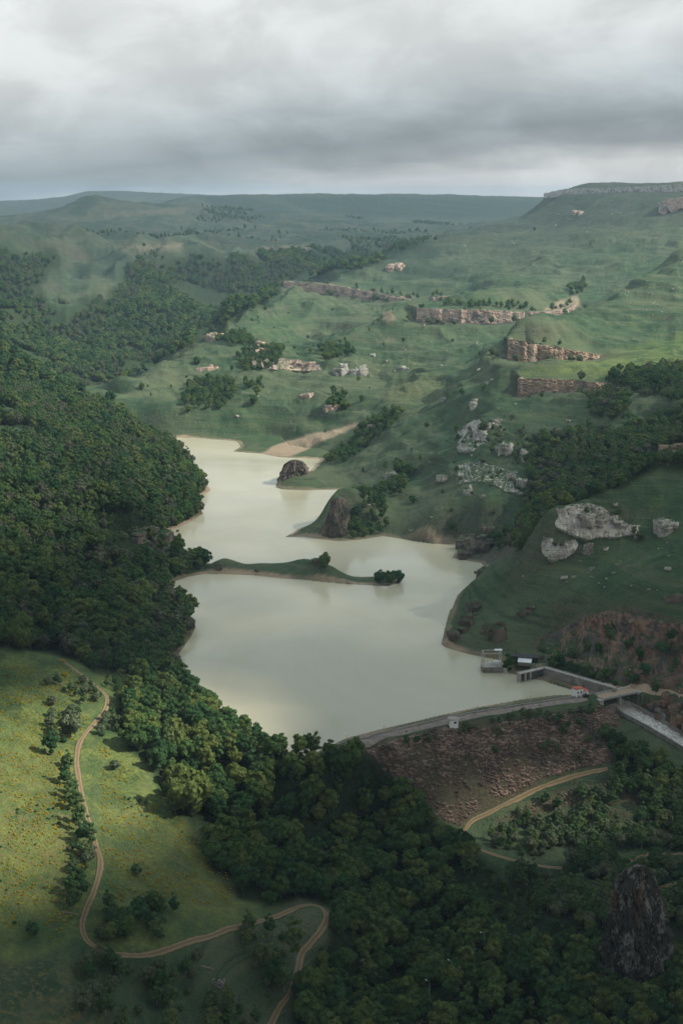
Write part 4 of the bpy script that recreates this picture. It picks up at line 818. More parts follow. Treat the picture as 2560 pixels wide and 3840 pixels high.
# ------------------------------------------------------------------ rock
def rock_mat(name, c_dark, c_mid, c_lite, tint, zs=.5, green=.25):
    t = NT(name); P = t.pos()
    strata = t.noise(t.vmul(P, (.05,.05,zs)), 1, 5, .65); blot = t.noise(P, .12, 6, .7); crack = t.noise(t.vmul(P, (.45,.45,.10)), 1, 5, .75)
    c = t.ramp(t.math('ADD', t.math('MULTIPLY', strata, .5), t.math('MULTIPLY', blot, .5)), [(.32, c_dark), (.44, c_mid), (.56, c_lite), (.70, c_mid)])
    c = t.mix(t.mapr(t.noise(P, .07, 4, .6), .48, .66), c, tint)
    c = t.mix(t.mapr(crack, .56, .68, 0, .75), c, tuple(v*.28 for v in c_dark))
    up = t.sep(t.n('ShaderNodeNewGeometry').outputs['Normal'])[2]
    c = t.mix(t.math('MULTIPLY', t.mapr(up, .72, .95), t.mapr(t.noise(P, .3, 4, .7), .62-.3*green, .62+.05-.3*green)), c, (.030,.058,.022))
    return t.done(c, .95, t.bump(t.math('ADD', crack, strata), .7, 1.2), spec=.1)
M['limestone'] = rock_mat('pale_limestone', (.075,.068,.058), (.28,.26,.225), (.44,.415,.365), (.18,.168,.15), .5, .7)
M['sandstone'] = rock_mat('banded_sandstone', (.10,.075,.062), (.33,.235,.18), (.46,.345,.275), (.17,.15,.13), .7, .5)
M['ochre_rock'] = rock_mat('ochre_rock', (.08,.06,.047), (.28,.195,.14), (.40,.29,.21), (.15,.13,.115), .6, .5)
M['dark_rock'] = rock_mat('dark_shore_rock', (.028,.026,.024), (.095,.08,.065), (.17,.14,.115), (.06,.06,.05), .12, .9)
M['quarry_rock'] = rock_mat('quarry_rock', (.03,.026,.024), (.13,.10,.085), (.25,.155,.105), (.09,.085,.085), .12, .8)
t = NT('lichen_crag_rock'); P = t.pos(); l1 = t.noise(t.vmul(P, (.16,.16,.085)), 1, 7, .72); l2 = t.noise(t.vmul(P, (.5,.5,.22)), 1, 6, .7); st_ = t.noise(t.vmul(P, (.16,.16,.022)), 1, 5, .65)
c = t.mix(t.mapr(l1, .50, .56), (.055,.052,.044), (.19,.185,.165)); c = t.mix(t.math('MULTIPLY', t.mapr(st_, .54, .60), t.mapr(t.sep(P)[2], -52., -25.)), c, t.mix(l2, (.06,.038,.025), (.19,.105,.055)))
c = t.mix(t.mapr(l2, .50, .58, 0, .9), c, (.008,.010,.010)); M['crag_rock'] = t.done(c, .95, t.bump(t.math('ADD', l1, l2), .8, 1.5), spec=.08)
M['rubble'] = rock_mat('broken_rubble', (.05,.038,.032), (.145,.10,.077), (.26,.185,.145), (.075,.062,.056), .3, -1)
_bm = bmesh.new(); bmesh.ops.create_icosphere(_bm, subdivisions=3, radius=1); ICO = np.array([v.co[:] for v in _bm.verts]); ICOF = np.array([[v.index for v in f.verts] for f in _bm.faces]); _bm.free()
_bm = bmesh.new(); bmesh.ops.create_icosphere(_bm, subdivisions=1, radius=1); ICO1 = np.array([v.co[:] for v in _bm.verts]); ICOF1 = np.array([[v.index for v in f.verts] for f in _bm.faces]); _bm.free()
def block(rng, sx, sy, sz, rough=.22, ico=None, ledge=.10):
    p = (ICO if ico is None else ico).copy(); e = rng.uniform(.26, .46)
    p = np.sign(p)*np.abs(p)**e                                   # towards a box
    s = rng.integers(0, 9999); a = rng.uniform(0, 50)
    n = gnoise(p[:,0]*1.3+a+p[:,2]*.6, p[:,1]*1.3-a+p[:,2]*.9, s)+.5*gnoise(p[:,0]*3+a, p[:,1]*3+p[:,2]*2.6, s+1)
    p = p*(1+rough*.8*n[:,None])
    lay = gnoise(np.floor(p[:,2]*sz/1.3+a)*7.3, np.full(len(p), a), s+2)
    p[:,:2] *= (1+ledge*2*lay)[:,None]
    p = p*np.array([sx, sy, sz]); th = rng.uniform(0, 6.28); tl = rng.normal()*.10
    c, sn = math.cos(th), math.sin(th); x = p[:,0]*c-p[:,1]*sn; y = p[:,0]*sn+p[:,1]*c; z = p[:,2]+tl*x
    return np.stack([x, y, z], -1)
OUT = []
def outcrop(name, label, poly, n, size, mat_, y0, y1, cat='rock outcrop', tall=1.0, sink=.53, elong=1.5, seed=0, group=None, row=None):
    """blocks of rock sitting in the slope inside an outline"""
    rng = np.random.default_rng(seed+len(label)); poly = np.array(poly, float); V = []; F = []; b = 0; cx = None; tries = 0; k = 0; C_ = []
    while k < n and tries < n*40:
        tries += 1
        px = rng.uniform(poly[:,0].min(), poly[:,0].max()); py = rng.uniform(poly[:,1].min(), poly[:,1].max())
        if not inside(np.array([px]), np.array([py]), poly)[0]: continue
        x, y, z = hit(px, py, y0*.93, y1)
        if not (y0 < y < y1): continue
        if n > 40 and gnoise(np.array([x/(9*size[1]/3)]), np.array([y/(9*size[1]/3)+z/7]), seed+3)[0] < -.06: continue
        s = rng.uniform(*size)*(1.5 if rng.random() < .16 else 1); sz = s*tall*rng.uniform(.7, 1.3)
        p = block(rng, s*rng.uniform(.9, elong), s*rng.uniform(.8, 1.1), sz); q = np.array([x, y, z+sz*(1-2*sink)*.6])
        if n <= 40 and C_:                                             # small groups stay in touch
            dd = [math.hypot(x-c[0], y-c[1])-.35*(s+c[2]) for c in C_]; c = C_[int(np.argmin(dd))]; m_ = min(dd)
            if m_ > 0: L = math.hypot(x-c[0], y-c[1]); x += (c[0]-x)*m_/L; y += (c[1]-y)*m_/L; z = float(ground(x, y)); q = np.array([x, y, z+sz*(1-2*sink)*.6])
        C_.append((x, y, s))
        if cx is None: cx = np.array([x, y, z])
        V.append(p+q-cx); F.append(ICOF+b); b += len(p); k += 1
    if not V: print('no rock', label); return None
    o = link(name, np_mesh(name, np.concatenate(V), np.concatenate(F), [M[mat_]], True), None, tuple(cx)); return tag(o, label, cat, group)
def cliff(name, label, top, hpx, mat_, depth=14, seed=1, cat='cliff', joint=9.0, lay=4.6, amp=1.0):
    """a ledge of layered rock along the rim of a terrace: top = (px, py, Y) points, hpx = its height in the photograph at each"""
    depth = depth+top[0][2]*.003; W3 = [Vector(ptY(*p)) for p in top]; H = [h*p[2]/FL*1.06 for h, p in zip(hpx, top)]
    P = []; HH = []
    for a in range(len(W3)-1):
        k = max(2, int((W3[a+1]-W3[a]).length/1.3))
        for j in range(k): P.append(W3[a].lerp(W3[a+1], j/k)); HH.append(H[a]+(H[a+1]-H[a])*j/k)
    P.append(W3[-1]); HH.append(H[-1]); nP = len(P); nR = 26; V = np.zeros((nP, nR+5, 3)); rs = 0
    for i_, p in enumerate(P):
        d = P[min(i_+3, nP-1)]-P[max(i_-3, 0)]; d.z = 0; d.normalize(); out = Vector((d.y, -d.x, 0))
        if out.y > 0: out = -out
        rs = i_*1.3; ends = min(i_, nP-1-i_)*1.3; back = max(0, 1-ends/9)**2*8
        ragged = 2.4*float(gnoise(np.array([rs/11]), np.array([seed*3.3]), 8)[0])+1.0*float(gnoise(np.array([rs/3.5]), np.array([seed*1.7]), 9)[0])
        h = HH[i_]*(1+.5*float(gnoise(np.array([rs/22]), np.array([seed*9.1]), 7)[0])); zt = p.z+ragged*.8
        zg = float(ground(p.x-out.x*7, p.y-out.y*7)); zt = max(zt, min(zg+.4, zt+6)); zb = min(zt-h, float(ground(p.x+out.x*6, p.y+out.y*6))+.5)-4
        bend = 5.0*float(gnoise(np.array([rs/26]), np.array([seed*5.0]), 3)[0])+1.6*float(gnoise(np.array([rs/joint]), np.array([seed*2.0]), 4)[0])
        cell = math.floor(rs/joint+1.6*float(gnoise(np.array([rs/31]), np.array([seed+2.3]), 5)[0]))
        zz = np.linspace(zt, zb, nR); li = np.floor(zz/lay+.3*math.sin(rs*.05)+.25*gnoise(np.full(nR, rs/9), zz/3, 6))
        off = amp*gnoise(li*7.31+cell*3.7*.35+.5, np.full(nR, seed+.37+cell*1.9), 11)+.9*gnoise(np.full(nR, rs/2.2), zz/1.8, 12)+.5*amp*gnoise(np.full(nR, cell*5.13+.4), li*.9+.2, 13)
        off = off+bend+1.5-back+p.y*(.0016 if p.y < 3000 else .0034)+np.linspace(0, 1.6, nR)*.8
        V[i_,2:2+nR,0] = p.x+out.x*off; V[i_,2:2+nR,1] = p.y+out.y*off; V[i_,2:2+nR,2] = zz
        for j, (dd, dz_) in enumerate(((depth, -5), (depth*.5, -.6))): V[i_,j] = (p.x-out.x*dd, p.y-out.y*dd, min(zt, max(zg, zt-3))+dz_)
        V[i_,nR+2] = (p.x-out.x*2, p.y-out.y*2, zb-3); V[i_,nR+3] = (p.x-out.x*depth, p.y-out.y*depth, zb-3); V[i_,nR+4] = V[i_,0]
    m_ = nR+5; ii = np.arange(nP*m_).reshape(nP, m_); F = np.stack([ii[:-1,:-1], ii[:-1,1:], ii[1:,1:], ii[1:,:-1]], -1).reshape(-1,4)
    c0 = np.array(P[nP//2]); o = link(name, np_mesh(name, V.reshape(-1,3)-c0, F, [M[mat_]], True), None, tuple(c0)); return tag(o, label, cat)
O = outcrop
O('rock_outcrop', 'pale blocks around the outcrop with the tree on top', [(1046,1035),(1048,1002),(1062,980),(1085,975),(1120,990),(1112,1015),(1085,1035)], 14, (1.3,2.9), 'limestone', 1330, 1600, tall=1.25)
O('rock_outcrop', 'pale rocks stepping up to the right behind the broad outcrop', [(1108,968),(1150,958),(1182,966),(1150,980),(1120,1005),(1105,1000)], 20, (1.6,3.2), 'limestone', 1350, 1650)
O('rock_outcrop', 'two pale rounded rock towers in the grass above the big outcrop', [(1128,1052),(1130,1025),(1148,1020),(1188,1032),(1185,1052),(1150,1050)], 11, (2.2,3.8), 'limestone', 1280, 1550, tall=1.3)
O('rock_outcrop', 'small group of pale pointed rocks at the edge of the ravine wood', [(1188,1062),(1195,1040),(1215,1036),(1238,1045),(1225,1062)], 8, (2.0,3.4), 'limestone', 1260, 1500, tall=1.4)
O('rock_outcrop', 'whitish blocks fallen around the largest whitish outcrop', [(1040,1112),(1058,1068),(1100,1062),(1150,1078),(1200,1085),(1205,1138),(1185,1132),(1150,1110),(1090,1105),(1060,1135)], 24, (1.2,2.7), 'limestone', 1230, 1480, tall=1.3)
O('rock_outcrop', 'two dark split rock pillars under the largest whitish outcrop', [(1060,1132),(1072,1105),(1092,1102),(1085,1130),(1070,1140)], 8, (1.6,3.0), 'limestone', 1230, 1450, tall=1.7)
O('rock_outcrop', 'loose pale blocks in front of the great grooved rock wall', [(1262,1210),(1262,1172),(1300,1162),(1345,1152),(1390,1172),(1420,1200),(1478,1210),(1475,1225),(1400,1232),(1345,1240),(1310,1222)], 26, (1.4,3.2), 'limestone', 960, 1110, tall=.95, elong=2.2, sink=.42)
O('rock_outcrop', 'pale blocks among the slabs below the great rock wall', [(1238,1262),(1250,1238),(1262,1245),(1290,1252),(1325,1240),(1328,1252),(1290,1282),(1270,1288)], 10, (1.1,2.4), 'limestone', 960, 1090, elong=1.8)
O('rock_outcrop', 'short string of pale rocks trailing down from the great rock wall', [(1335,1288),(1338,1265),(1352,1245),(1366,1245),(1352,1270),(1345,1290)], 12, (1.2,2.2), 'limestone', 940, 1090)
O('rock_outcrop', 'single huge pale boulder wedge at the right edge of the near hill', [(1515,1215),(1525,1192),(1560,1195),(1562,1212),(1540,1232),(1528,1238)], 7, (4.0,5.6), 'limestone', 930, 1100, elong=1.3, tall=1.2)
O('rock_outcrop', 'rubble blocks along the broken rock band of the basin', [(562,838),(575,825),(630,822),(700,830),(738,842),(738,852),(680,848),(600,842)], 20, (1.6,3.6), 'sandstone', 1900, 2350, tall=1.3)
O('rock_outcrop', 'scattered rocks on the knoll at the edge of the gorge', [(470,775),(485,762),(555,770),(560,785),(520,785),(480,790)], 26, (2.4,4.6), 'sandstone', 2150, 2700, tall=1.2)
O('rock_outcrop', 'rough rock rubble climbing between trees above the broken band', [(548,800),(560,780),(620,785),(630,800),(590,815),(555,815)], 26, (2.2,4.2), 'sandstone', 2000, 2600, tall=1.2)
O('rock_outcrop', 'thin low row of dark rocks left of the broken band', [(440,850),(500,835),(565,832),(560,845),(500,845),(450,858)], 22, (1.5,3.0), 'sandstone', 1850, 2300)
O('rock_outcrop', 'domed pale grey outcrop standing right of the broken band', [(752,868),(760,842),(790,838),(805,850),(790,868)], 16, (3.0,5.2), 'limestone', 1850, 2250, tall=1.2)
O('rock_outcrop', 'jagged whitish ridge of rocks next to the domed outcrop', [(800,848),(830,832),(862,840),(850,852),(825,868)], 22, (2.0,4.0), 'limestone', 1850, 2300, tall=1.2)
O('rock_outcrop', 'line of small whitish rocks on grass right of the jagged ridge', [(880,842),(920,838),(955,842),(955,854),(920,850),(882,852)], 16, (1.6,3.2), 'limestone', 1850, 2300)
O('rock_outcrop', 'few white stones on the bare patch slope above the jagged ridge', [(850,815),(868,808),(870,822),(852,825)], 8, (1.8,3.0), 'limestone', 1900, 2450)
O('rock_outcrop', 'small brown ledge under the dark clump above the sand bank', [(740,935),(790,932),(790,942),(740,944)], 12, (2.0,3.2), 'sandstone', 1700, 2050)
O('rock_outcrop', 'low brownish rocks among scrub on the basin slope', [(675,905),(730,900),(735,912),(690,918)], 16, (1.6,3.0), 'sandstone', 1750, 2100)
O('rock_outcrop', 'dark rock pillar beside the trees at the top of the sand bank', [(838,960),(856,958),(860,990),(850,1002),(842,985)], 14, (2.2,3.4), 'sandstone', 1500, 1800, tall=1.6)
O('rock_outcrop', 'grey rock ledge under the broad tree over the bay', [(870,1100),(882,1082),(920,1085),(930,1100),(900,1108)], 18, (2.0,3.6), 'limestone', 1350, 1560)
O('rock_outcrop', 'isolated grey block on grass right of the ledge over the bay', [(985,1095),(992,1085),(1022,1090),(1020,1110),(1002,1112)], 8, (1.9,3.2), 'limestone', 1320, 1550)
O('rock_outcrop', 'slender pale rock leaning on the grass spur right of the basin', [(1078,920),(1085,910),(1092,920),(1090,940),(1080,942)], 7, (2.0,3.2), 'limestone', 1450, 1720, tall=1.6)
O('rock_outcrop', 'small pale rocks near the crest of the grass spur', [(1008,915),(1025,908),(1022,925),(1012,928)], 6, (1.8,2.6), 'limestone', 1480, 1760)
O('rock_outcrop', 'grey rock heap on the slope of the high right flank', [(868,622),(895,605),(928,612),(922,625),(890,628)], 26, (2.6,5.0), 'sandstone', 2700, 3500)
O('rock_outcrop', 'reddish rock patch high under the plateau', [(1296,492),(1315,484),(1340,492),(1335,502),(1305,500)], 16, (3.0,5.5), 'sandstone', 3100, 3900)
O('rock_outcrop', 'red brown rock columns low on the near hill shore', [(1040,1283),(1060,1258),(1085,1240),(1130,1225),(1150,1235),(1120,1270),(1100,1290),(1070,1285)], 46, (1.8,3.6), 'dark_rock', 1100, 1300, 'rock face', 1.9, .35, 1.1)
O('rock_outcrop', 'dark jagged rocks above the water at the left foot of the near hill', [(1028,1475),(1038,1440),(1075,1405),(1100,1400),(1080,1440),(1045,1480)], 46, (1.3,2.8), 'dark_rock', 930, 1120, 'rock face', 1.5, .4, 1.1)
O('rock_outcrop', 'dark rounded rock shelf in the grass of the near hill above the dam', [(1085,1455),(1110,1442),(1160,1440),(1172,1462),(1150,1482),(1110,1475)], 40, (1.4,2.8), 'dark_rock', 920, 1060, 'rock face', 1.4, .4, 1.1)
O('rock_outcrop', 'small rocky rib in the middle of the near hill meadow', [(1180,1410),(1215,1385),(1250,1380),(1240,1395),(1200,1418)], 20, (.9,1.9), 'dark_rock', 930, 1080, 'rock face', 1.3)
O('rock_outcrop', 'dark rocks along the upper water edge of the near hill', [(1062,1352),(1088,1318),(1112,1298),(1140,1292),(1140,1305),(1110,1325),(1080,1352)], 32, (1.4,2.8), 'dark_rock', 1010, 1180, 'rock face', 1.3)
O('rock_outcrop', 'rocky crag with scrub breaking through the lakeside wood', [(215,1205),(250,1185),(330,1195),(395,1245),(395,1300),(330,1305),(260,1270)], 40, (3.2,5.6), 'dark_rock', 1100, 1320, 'crag', 1.5)
def face(name, label, tops, bases, mat_, seed=1, cat='rock face', amp=2.2, thick=9, push=1.2, drape=False):
    """a rugged rock face between an upper and a lower line on the ground"""
    def run(L): 
        L = [Vector(p) for p in L]; D_ = [0]
        for a, b in zip(L[:-1], L[1:]): D_.append(D_[-1]+(b-a).length)
        return L, np.array(D_)/D_[-1], D_[-1]
    Tp, dt, lt = run(tops); Bp, db, lb = run(bases); nS = int(max(lt, lb)/.9); nR = 46; V = np.zeros((nS+1, nR+3, 3))
    at = lambda L, D_, s: Vector([float(np.interp(s, D_, [p[k] for p in L])) for k in range(3)])
    for i_ in range(nS+1):
        s = i_/nS; a = at(Tp, dt, s); b = at(Bp, db, s); d = at(Bp, db, min(1, s+.02))-at(Bp, db, max(0, s-.02)); d.z = 0; d.normalize(); out = Vector((d.y, -d.x, 0)); out = out if out.y < 0 else -out
        S = s*max(lt, lb); en = min(1, min(s, 1-s)*8)
        t_ = np.linspace(0, 1, nR); zz = a.z+(b.z-a.z)*t_; one = np.full(nR, 1.)
        rib = gnoise(one*S/9+zz*.03, zz/26+seed, seed)*1.3+np.abs(gnoise(one*S/4.2+zz*.05, zz/12, seed+1))*-1.5+gnoise(one*S/2.0, zz/3.2, seed+2)*.55+gnoise(np.floor(S/5.5+zz*.04)*3.7+.3, np.floor(zz/6)*1.3+.2, seed+3)*.9+.8
        prof = t_-.55*np.sin(np.pi*t_)*.35                                    # steeper near the top
        for k in range(nR):
            p = a.lerp(b, prof[k]); o = (rib[k]*amp+push)*en-2.5*(1-en); X_, Y_ = p.x+out.x*o, p.y+out.y*o; Z_ = zz[k]; g_ = float(ground(X_, Y_))+.25+(rib[k]+.4)*1.1 if drape else -999; V[i_,k] = (X_, Y_, max(Z_, g_*en+(1-en)*min(Z_, g_)) if drape else Z_-(1.6 if k == nR-1 else 0))
        V[i_,0] = (a.x-out.x*2.5, a.y-out.y*2.5, a.z+(.4*push-.7))
        V[i_,nR] = (b.x, b.y, b.z-4); V[i_,nR+1] = (a.x-out.x*thick, a.y-out.y*thick, b.z-4); V[i_,nR+2] = (a.x-out.x*thick, a.y-out.y*thick, a.z-4)
    m_ = nR+3; ii = np.arange((nS+1)*m_).reshape(nS+1, m_); F = np.stack([ii[:-1], np.roll(ii[:-1], -1, 1), np.roll(ii[1:], -1, 1), ii[1:]], -1).reshape(-1,4)
    c0 = V[nS//2, nR//2].copy(); return tag(link(name, np_mesh(name, V.reshape(-1,3)-c0, F, [M[mat_]], True), None, tuple(c0)), label, cat)
face('quarry_face', 'tall rugged red brown quarry face above the concrete wall', [hit(1238,1474), hit(1268,1456), hit(1300,1443), hit(1340,1420), hit(1375,1406), hit(1400,1400), hit(1440,1404), hit(1475,1412), hit(1510,1424), hit(1568,1436), hit(1640,1446)],
     [ptZ(1226,1505,5), ptZ(1262,1512,5), ptZ(1300,1524,5), ptZ(1340,1538,5), ptZ(1400,1556,5), ptZ(1450,1568,5), ptZ(1500,1577,5), ptZ(1568,1584,5), ptZ(1650,1598,5)], 'quarry_rock', 4, 'quarry')
def hits(*P): return [hit(*p) for p in P]
face('rock_outcrop', 'great pale grooved rock wall on the crest of the near hill', hits((1258,1176),(1280,1168),(1320,1158),(1352,1153),(1385,1168),(1410,1192),(1440,1205),(1482,1211)), hits((1258,1213),(1285,1216),(1315,1226),(1345,1241),(1385,1236),(1410,1232),(1440,1228),(1482,1222)), 'limestone', 11, 'rock outcrop', 1.6, 7, 1.6, True)
face('rock_outcrop', 'pale rock slabs below the great rock wall of the near hill', hits((1240,1240),(1262,1236),(1290,1246),(1328,1240)), hits((1238,1262),(1268,1288),(1295,1284),(1332,1252)), 'limestone', 13, 'rock outcrop', 1.5, 6, 1.6, True)
face('rock_outcrop', 'largest whitish outcrop left of the ravine wood, full of gaps and ledges', hits((1045,1088),(1056,1068),(1090,1062),(1130,1070),(1165,1080),(1205,1086)), hits((1040,1114),(1062,1112),(1090,1106),(1130,1112),(1165,1130),(1208,1138)), 'limestone', 17, 'rock outcrop', 1.6, 7, 1.6, True)
face('rock_outcrop', 'broad blocky pale outcrop with a tree on top, uppermost on the lake slope', hits((1048,1000),(1062,980),(1085,974),(1122,988)), hits((1045,1036),(1062,1038),(1088,1036),(1120,1016)), 'limestone', 19, 'rock outcrop', 1.6, 7, 1.6, True)
face('rock_outcrop', 'broken rock band with rubble in the middle of the green basin', hits((562,830),(590,822),(640,824),(690,828),(738,841)), hits((560,842),(600,845),(640,850),(690,852),(738,852)), 'sandstone', 23, 'rock outcrop', 1.7, 9, 2.0, True)
O('scree', 'fallen dark blocks along the foot of the quarry face', [(1240,1512),(1300,1520),(1400,1545),(1500,1562),(1600,1570),(1600,1590),(1500,1580),(1400,1560),(1300,1535)], 60, (.7,1.7), 'quarry_rock', 860, 960, 'scree', 1.1, .4, 1.3)['kind'] = 'stuff'
O('rock_outcrop', 'dark broken rock slope below the dirt road right of the chute', [(1468,1606),(1580,1612),(1640,1700),(1568,1682),(1500,1640)], 80, (1.2,2.6), 'quarry_rock', 790, 900, 'rock face', 1.3, .45, 1.1)
O('rock_outcrop', 'dark rocks in the grass right of the quarry rim', [(1500,1372),(1560,1360),(1568,1385),(1510,1388)], 14, (.9,2.0), 'dark_rock', 880, 1020, 'rock face', 1.4)
O('rock_outcrop', 'dark rock at the left end of the grassy peninsula', [(490,1300),(505,1292),(518,1300),(512,1312),(498,1312)], 6, (1.6,2.6), 'dark_rock', 1120, 1230)
O('rock_outcrop', 'small dark stones in the middle of the grassy peninsula', [(565,1316),(575,1306),(600,1308),(596,1316)], 7, (.8,1.5), 'dark_rock', 1120, 1230)
O('rock_outcrop', 'upright grey rock beside the lone round tree of the peninsula', [(716,1292),(724,1286),(734,1290),(730,1300)], 5, (1.6,2.4), 'dark_rock', 1120, 1230, tall=1.5)
for q_ in range(3, 9):
    x, y, z = hit(*[(1425,2020),(1450,2003),(1486,2012),(1400,2262),(1430,2275),(1465,2268),(1500,2258),(1525,2240),(1388,2235)][q_]); tree('bush1', x, y, RNG.uniform(.8,1.3), 'dark shrub growing on or around the rock tower at the lower right', 'shrubs around the rock tower')
for q_, (px_q, py_q) in enumerate(((1395,2292),(1425,2308),(1462,2312),(1498,2300),(1530,2282),(1378,2262))):
    x, y, z = hit(px_q, py_q); tree(['oak4','oak1','birch2'][q_ % 3], x, y, RNG.uniform(.6,.85), 'dark tree standing against the foot of the rock tower', 'trees at the foot of the rock tower')
O('stone_heap', 'little heap of reddish stones beside the bend of the valley road', [(1128,1918),(1150,1910),(1165,1920),(1150,1928)], 26, (.5,1.0), 'rubble', 730, 800)

def crag(name, label, rows, Y, mat_, squash=.8, seed=3, lean=0., cat='crag', n=150, sub=4):
    """rocky tower from a list of (py, left px, right px); round in plan"""
    rows = sorted(rows); pys = np.array([r[0] for r in rows], float); L_ = np.array([r[1] for r in rows], float); R_ = np.array([r[2] for r in rows], float)
    m = len(rows)*sub*4; q = np.linspace(pys[0], pys[-1], m); l = np.interp(q, pys, L_); r = np.interp(q, pys, R_)
    V = []; cz0 = None
    for k in range(m):
        cx = (l[k]+r[k])/2; x0, y0, z0 = ptY(cx, q[k], Y); hw = (r[k]-l[k])/2*Y/FL*(.99 if Y < 800 else 1.06)
        for j in range(n):
            a = 2*math.pi*j/n; dx_, dy_ = math.cos(a), math.sin(a); v = Vector((dx_*hw*.08*0+x0*.0+dx_*2.2, dy_*2.2, z0*.05+seed))
            f = mnoise.noise(v*1.0)*.30+mnoise.noise(Vector((dx_*4.5, dy_*4.5, z0*.09+seed*2)))*.20+abs(mnoise.noise(Vector((dx_*9, dy_*9, z0*.05+seed*3))))*-.22+mnoise.noise(Vector((dx_*12, dy_*12, z0*.35)))*.12+abs(mnoise.noise(Vector((dx_*5+3, dy_*5, z0*.16))))*.30-.10+mnoise.noise(Vector((dx_*26, dy_*26, z0*.5)))*.07
            rr = hw*(1+f*min(1, hw/6)*.8)
            V.append((x0+dx_*rr+.06*hw, Y+hw*squash*.6+dy_*rr*squash+lean*k/m, z0))
    V = np.array(V); ii = np.arange(m*n).reshape(m, n); F = np.stack([ii[:-1], np.roll(ii[:-1], -1, 1), np.roll(ii[1:], -1, 1), ii[1:]], -1).reshape(-1,4)[:,::-1]
    me = np_mesh(name, V-V[0], F, [M[mat_]], True)
    bm = bmesh.new(); bm.from_mesh(me); bmesh.ops.holes_fill(bm, edges=[e for e in bm.edges if e.is_boundary], sides=0); bm.to_mesh(me); bm.free()
    return tag(link(name, me, None, tuple(V[0])), label, cat)
crag('crag', 'tall dark lichen streaked rock tower rising from the forest at the lower right', [(1990,1462,1474),(1994,1450,1484),(2004,1436,1494),(2022,1418,1502),(2045,1408,1510),(2070,1405,1518),(2100,1402,1530),(2130,1398,1545),(2160,1392,1556),(2185,1388,1562),(2210,1384,1555),(2240,1384,1535),(2270,1386,1520),(2310,1390,1510)], 622, 'crag_rock', .85, 3)
crag('crag', 'steep brown rock knob standing in the water on the far right bank', [(1057,670,682),(1062,660,694),(1074,648,702),(1090,640,706),(1105,635,704),(1126,632,700)], 1560, 'dark_rock', .9, 8, n=60)
crag('crag', 'reddish brown rock tower at the water with trees behind it', [(1143,768,782),(1150,762,792),(1170,754,798),(1195,748,800),(1220,742,796),(1242,738,790)], 1305, 'dark_rock', .7, 12, n=60)

for c_ in CLIFFS: cliff('cliff', **c_)
# loose boulders on the right-hand slopes
bl = [np_mesh('boulder', block(np.random.default_rng(k), 1.25, 1, .8), ICOF, [M['limestone']], True) for k in range(5)]
def boulder(px, py, s, label, group=None):
    x, y, z = hit(px, py); o = link('boulder', bl[int(RNG.integers(0, 5))], None, (x, y, z+.3*s)); o.scale = (s, s, s); o.rotation_euler = (0, 0, RNG.uniform(0, 6.28)); tag(o, label, 'boulder', group)
for px, py, s, lab in ((1295,1330,2.0,'whitish boulder in the near hill meadow with smaller stones around it'),(1318,1326,1.3,'smaller pale boulder just right of the whitish meadow boulder'),(1392,1330,1.0,'small pale boulder far right of the whitish meadow boulder'),(1358,1308,1.6,'rounded pale boulder below the trailing rocks of the near hill'),(1390,1262,1.7,'flat pale boulder right of the trailing rocks of the near hill'),(1462,1236,1.8,'upright pale boulder under the right end of the great rock wall'),(1412,1164,1.5,'white stone on the crest track of the near hill'),(1532,1308,1.9,'white slab like boulder in the meadow near the right edge'),(1304,970,2.0,'flat grey boulder alone on the smooth grass above the ravine wood'),(1107,1142,2.4,'single grey boulder on grass under the largest whitish outcrop'),(1078,1138,1.5,'pointed stone beside the grey boulder under the outcrop'),(846,1165,1.6,'boulder on the grass above the wooded spur'),(943,1222,1.5,'little pale stone near the shore right of the wooded spur'),(1118,882,2.4,'pale boulder on the spur skyline under the reddish cliff'),(1130,876,2.0,'smaller pale boulder up the spur skyline'),(500,2262,2.2,'pale upright standing stone in the dark lower meadow')):
    boulder(px, py, s, lab)
def bf(poly, n, size, label, group):
    poly = np.array(poly, float); k = 0
    while k < n:
        px = RNG.uniform(poly[:,0].min(), poly[:,0].max()); py = RNG.uniform(poly[:,1].min(), poly[:,1].max())
        if inside(np.array([px]), np.array([py]), poly)[0]: boulder(px, py, RNG.uniform(*size), label, group); k += 1
bf([(1400,680),(1568,590),(1568,720),(1450,740)], 40, (.5,1.2), 'small white stone scattered on the grass slope under the right skyline', 'white stones on the upper right slope')
bf([(1230,480),(1560,450),(1568,560),(1300,600),(1000,620),(1000,560)], 36, (.8,2.0), 'pale rock dotted over the flank below the high plateau', 'pale rocks below the plateau')
bf([(1050,1000),(1180,900),(1250,950),(1100,1180),(950,1200),(900,1100)], 24, (.6,1.3), 'small pale stone on the slope between lake and terraces', 'stones on the lake slope')
bf([(1150,1330),(1300,1290),(1568,1240),(1568,1350),(1250,1400)], 22, (.4,.9), 'small pale stone in the meadow of the near hill', 'stones on the near hill')
bf([(950,740),(1150,760),(1100,860),(800,870),(600,900),(500,960),(700,960)], 22, (.8,1.8), 'small rock in the green basin beyond the lake', 'rocks in the green basin')
